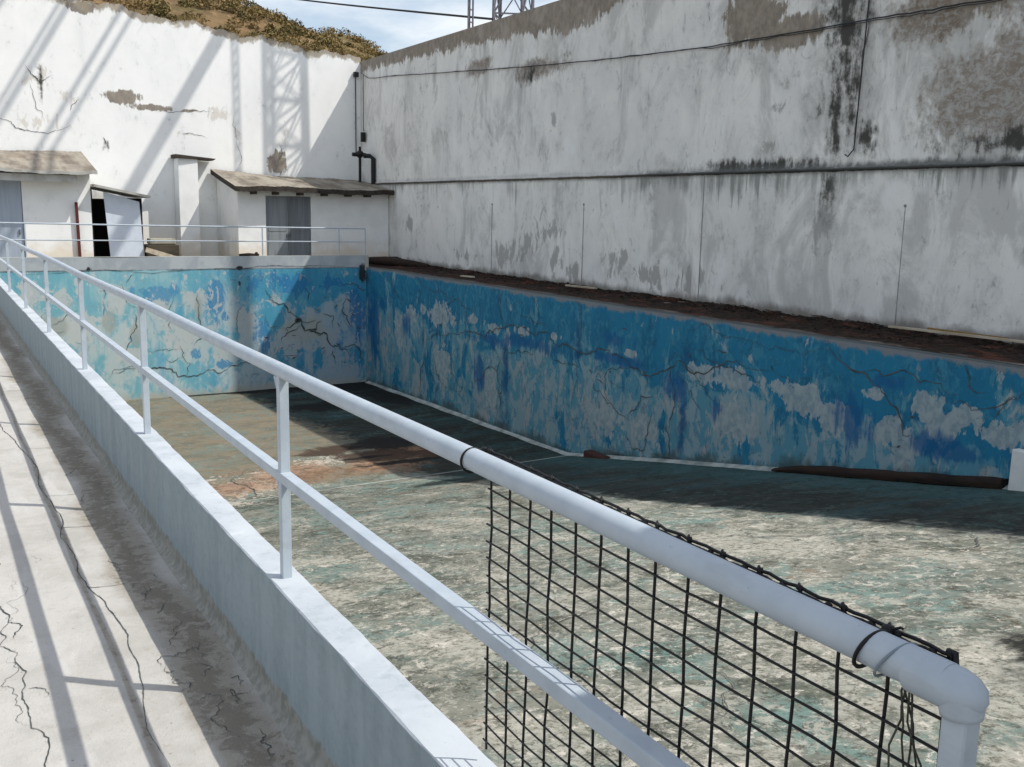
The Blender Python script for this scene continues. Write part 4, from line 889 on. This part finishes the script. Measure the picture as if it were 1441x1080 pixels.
for k in range(5200):
    x = rs.uniform(-3, 15.3); 
    if rs.rand() > .35 + .65 * (math.sin(x * 1.7) * .5 + .5): continue
    y = rs.uniform(37.05, 37.7); z = float(btop(x)) - .05; h = rs.uniform(.08, .34) * (.6 + .4 * math.sin(x * 3.1)); l = rs.normal(0, .12, 2); w = .012
    mb.add([(x - w, y, z), (x + w, y, z), (x + l[0], y + l[1] - .05, z + h)], [(0, 1, 2)]); tones += [rs.uniform(.35, 1)] * 3
mb.at['tone'] = [(0, np.array(tones))]
mb.build('dry_grass', M_leaf, label='dry brown grass growing along the ragged top of the end wall', cat='grass', kind='stuff')

# ------------------------------------------------------------------ light, sky, camera
to_sun = Vector((.595, -.46, 1.0)).normalized()
el = math.asin(to_sun.z); az = math.atan2(to_sun.x, to_sun.y)
L = bpy.data.lights.new('sun', 'SUN'); L.energy = 3.9; L.angle = math.radians(.45); L.color = (1.0, .955, .88)
so = bpy.data.objects.new('sun', L); COL.objects.link(so); so.rotation_mode = 'QUATERNION'
so.rotation_quaternion = to_sun.to_track_quat('Z', 'Y'); so.location = (10, -10, 30)
W = bpy.data.worlds.new('World'); SC.world = W; W.use_nodes = True
nt = W.node_tree; bg = nt.nodes['Background']
sky = nt.nodes.new('ShaderNodeTexSky'); sky.sky_type = 'NISHITA'; sky.sun_disc = False
sky.sun_elevation = el; sky.sun_rotation = az; sky.air_density = 1.0; sky.dust_density = 1.2
tc = nt.nodes.new('ShaderNodeTexCoord'); mp = nt.nodes.new('ShaderNodeMapping'); mp.inputs['Scale'].default_value = (3.0, 3.0, 9.0); mp.inputs['Location'].default_value = (.4, .9, .3)
ns = nt.nodes.new('ShaderNodeTexNoise'); ns.inputs['Scale'].default_value = 1.0; ns.inputs['Detail'].default_value = 7; ns.inputs['Roughness'].default_value = .6
mr = nt.nodes.new('ShaderNodeMapRange'); mr.interpolation_type = 'SMOOTHSTEP'
for i, v in ((1, .38), (2, .72), (3, .12), (4, .85)): mr.inputs[i].default_value = v
mx_ = nt.nodes.new('ShaderNodeMix'); mx_.data_type = 'RGBA'; mx_.inputs[7].default_value = (8.3, 8.3, 8.15, 1)
nt.links.new(tc.outputs['Generated'], mp.inputs['Vector']); nt.links.new(mp.outputs[0], ns.inputs['Vector']); nt.links.new(ns.outputs[0], mr.inputs[0])
nt.links.new(mr.outputs[0], mx_.inputs[0]); nt.links.new(sky.outputs[0], mx_.inputs[6]); nt.links.new(mx_.outputs[2], bg.inputs['Color'])
bg.inputs['Strength'].default_value = .15

cam = bpy.data.cameras.new('camera'); co = bpy.data.objects.new('camera', cam); COL.objects.link(co)
yaw, pit, rol = .540991557404806, .17540840087269796, -.020616227024399327
fw = Vector((math.sin(yaw) * math.cos(pit), math.cos(yaw) * math.cos(pit), -math.sin(pit)))
rt = Vector((math.cos(yaw), -math.sin(yaw), 0)); dn = fw.cross(rt)
rt2 = rt * math.cos(rol) + dn * math.sin(rol); dn2 = -rt * math.sin(rol) + dn * math.cos(rol)
from mathutils import Matrix
co.matrix_world = Matrix(((rt2.x, -dn2.x, -fw.x, 0), (rt2.y, -dn2.y, -fw.y, 0), (rt2.z, -dn2.z, -fw.z, Z0), (0, 0, 0, 1)))
cam.sensor_width = 36; cam.lens = 1375.749 * 36 / 1441; cam.clip_start = .05; cam.clip_end = 5000
SC.camera = co
SC.view_settings.view_transform = 'Standard'; SC.view_settings.look = 'None'; SC.view_settings.exposure = 0; SC.view_settings.gamma = 1
SC.render.engine = 'CYCLES'; SC.cycles.use_denoising = True; SC.cycles.max_bounces = 6
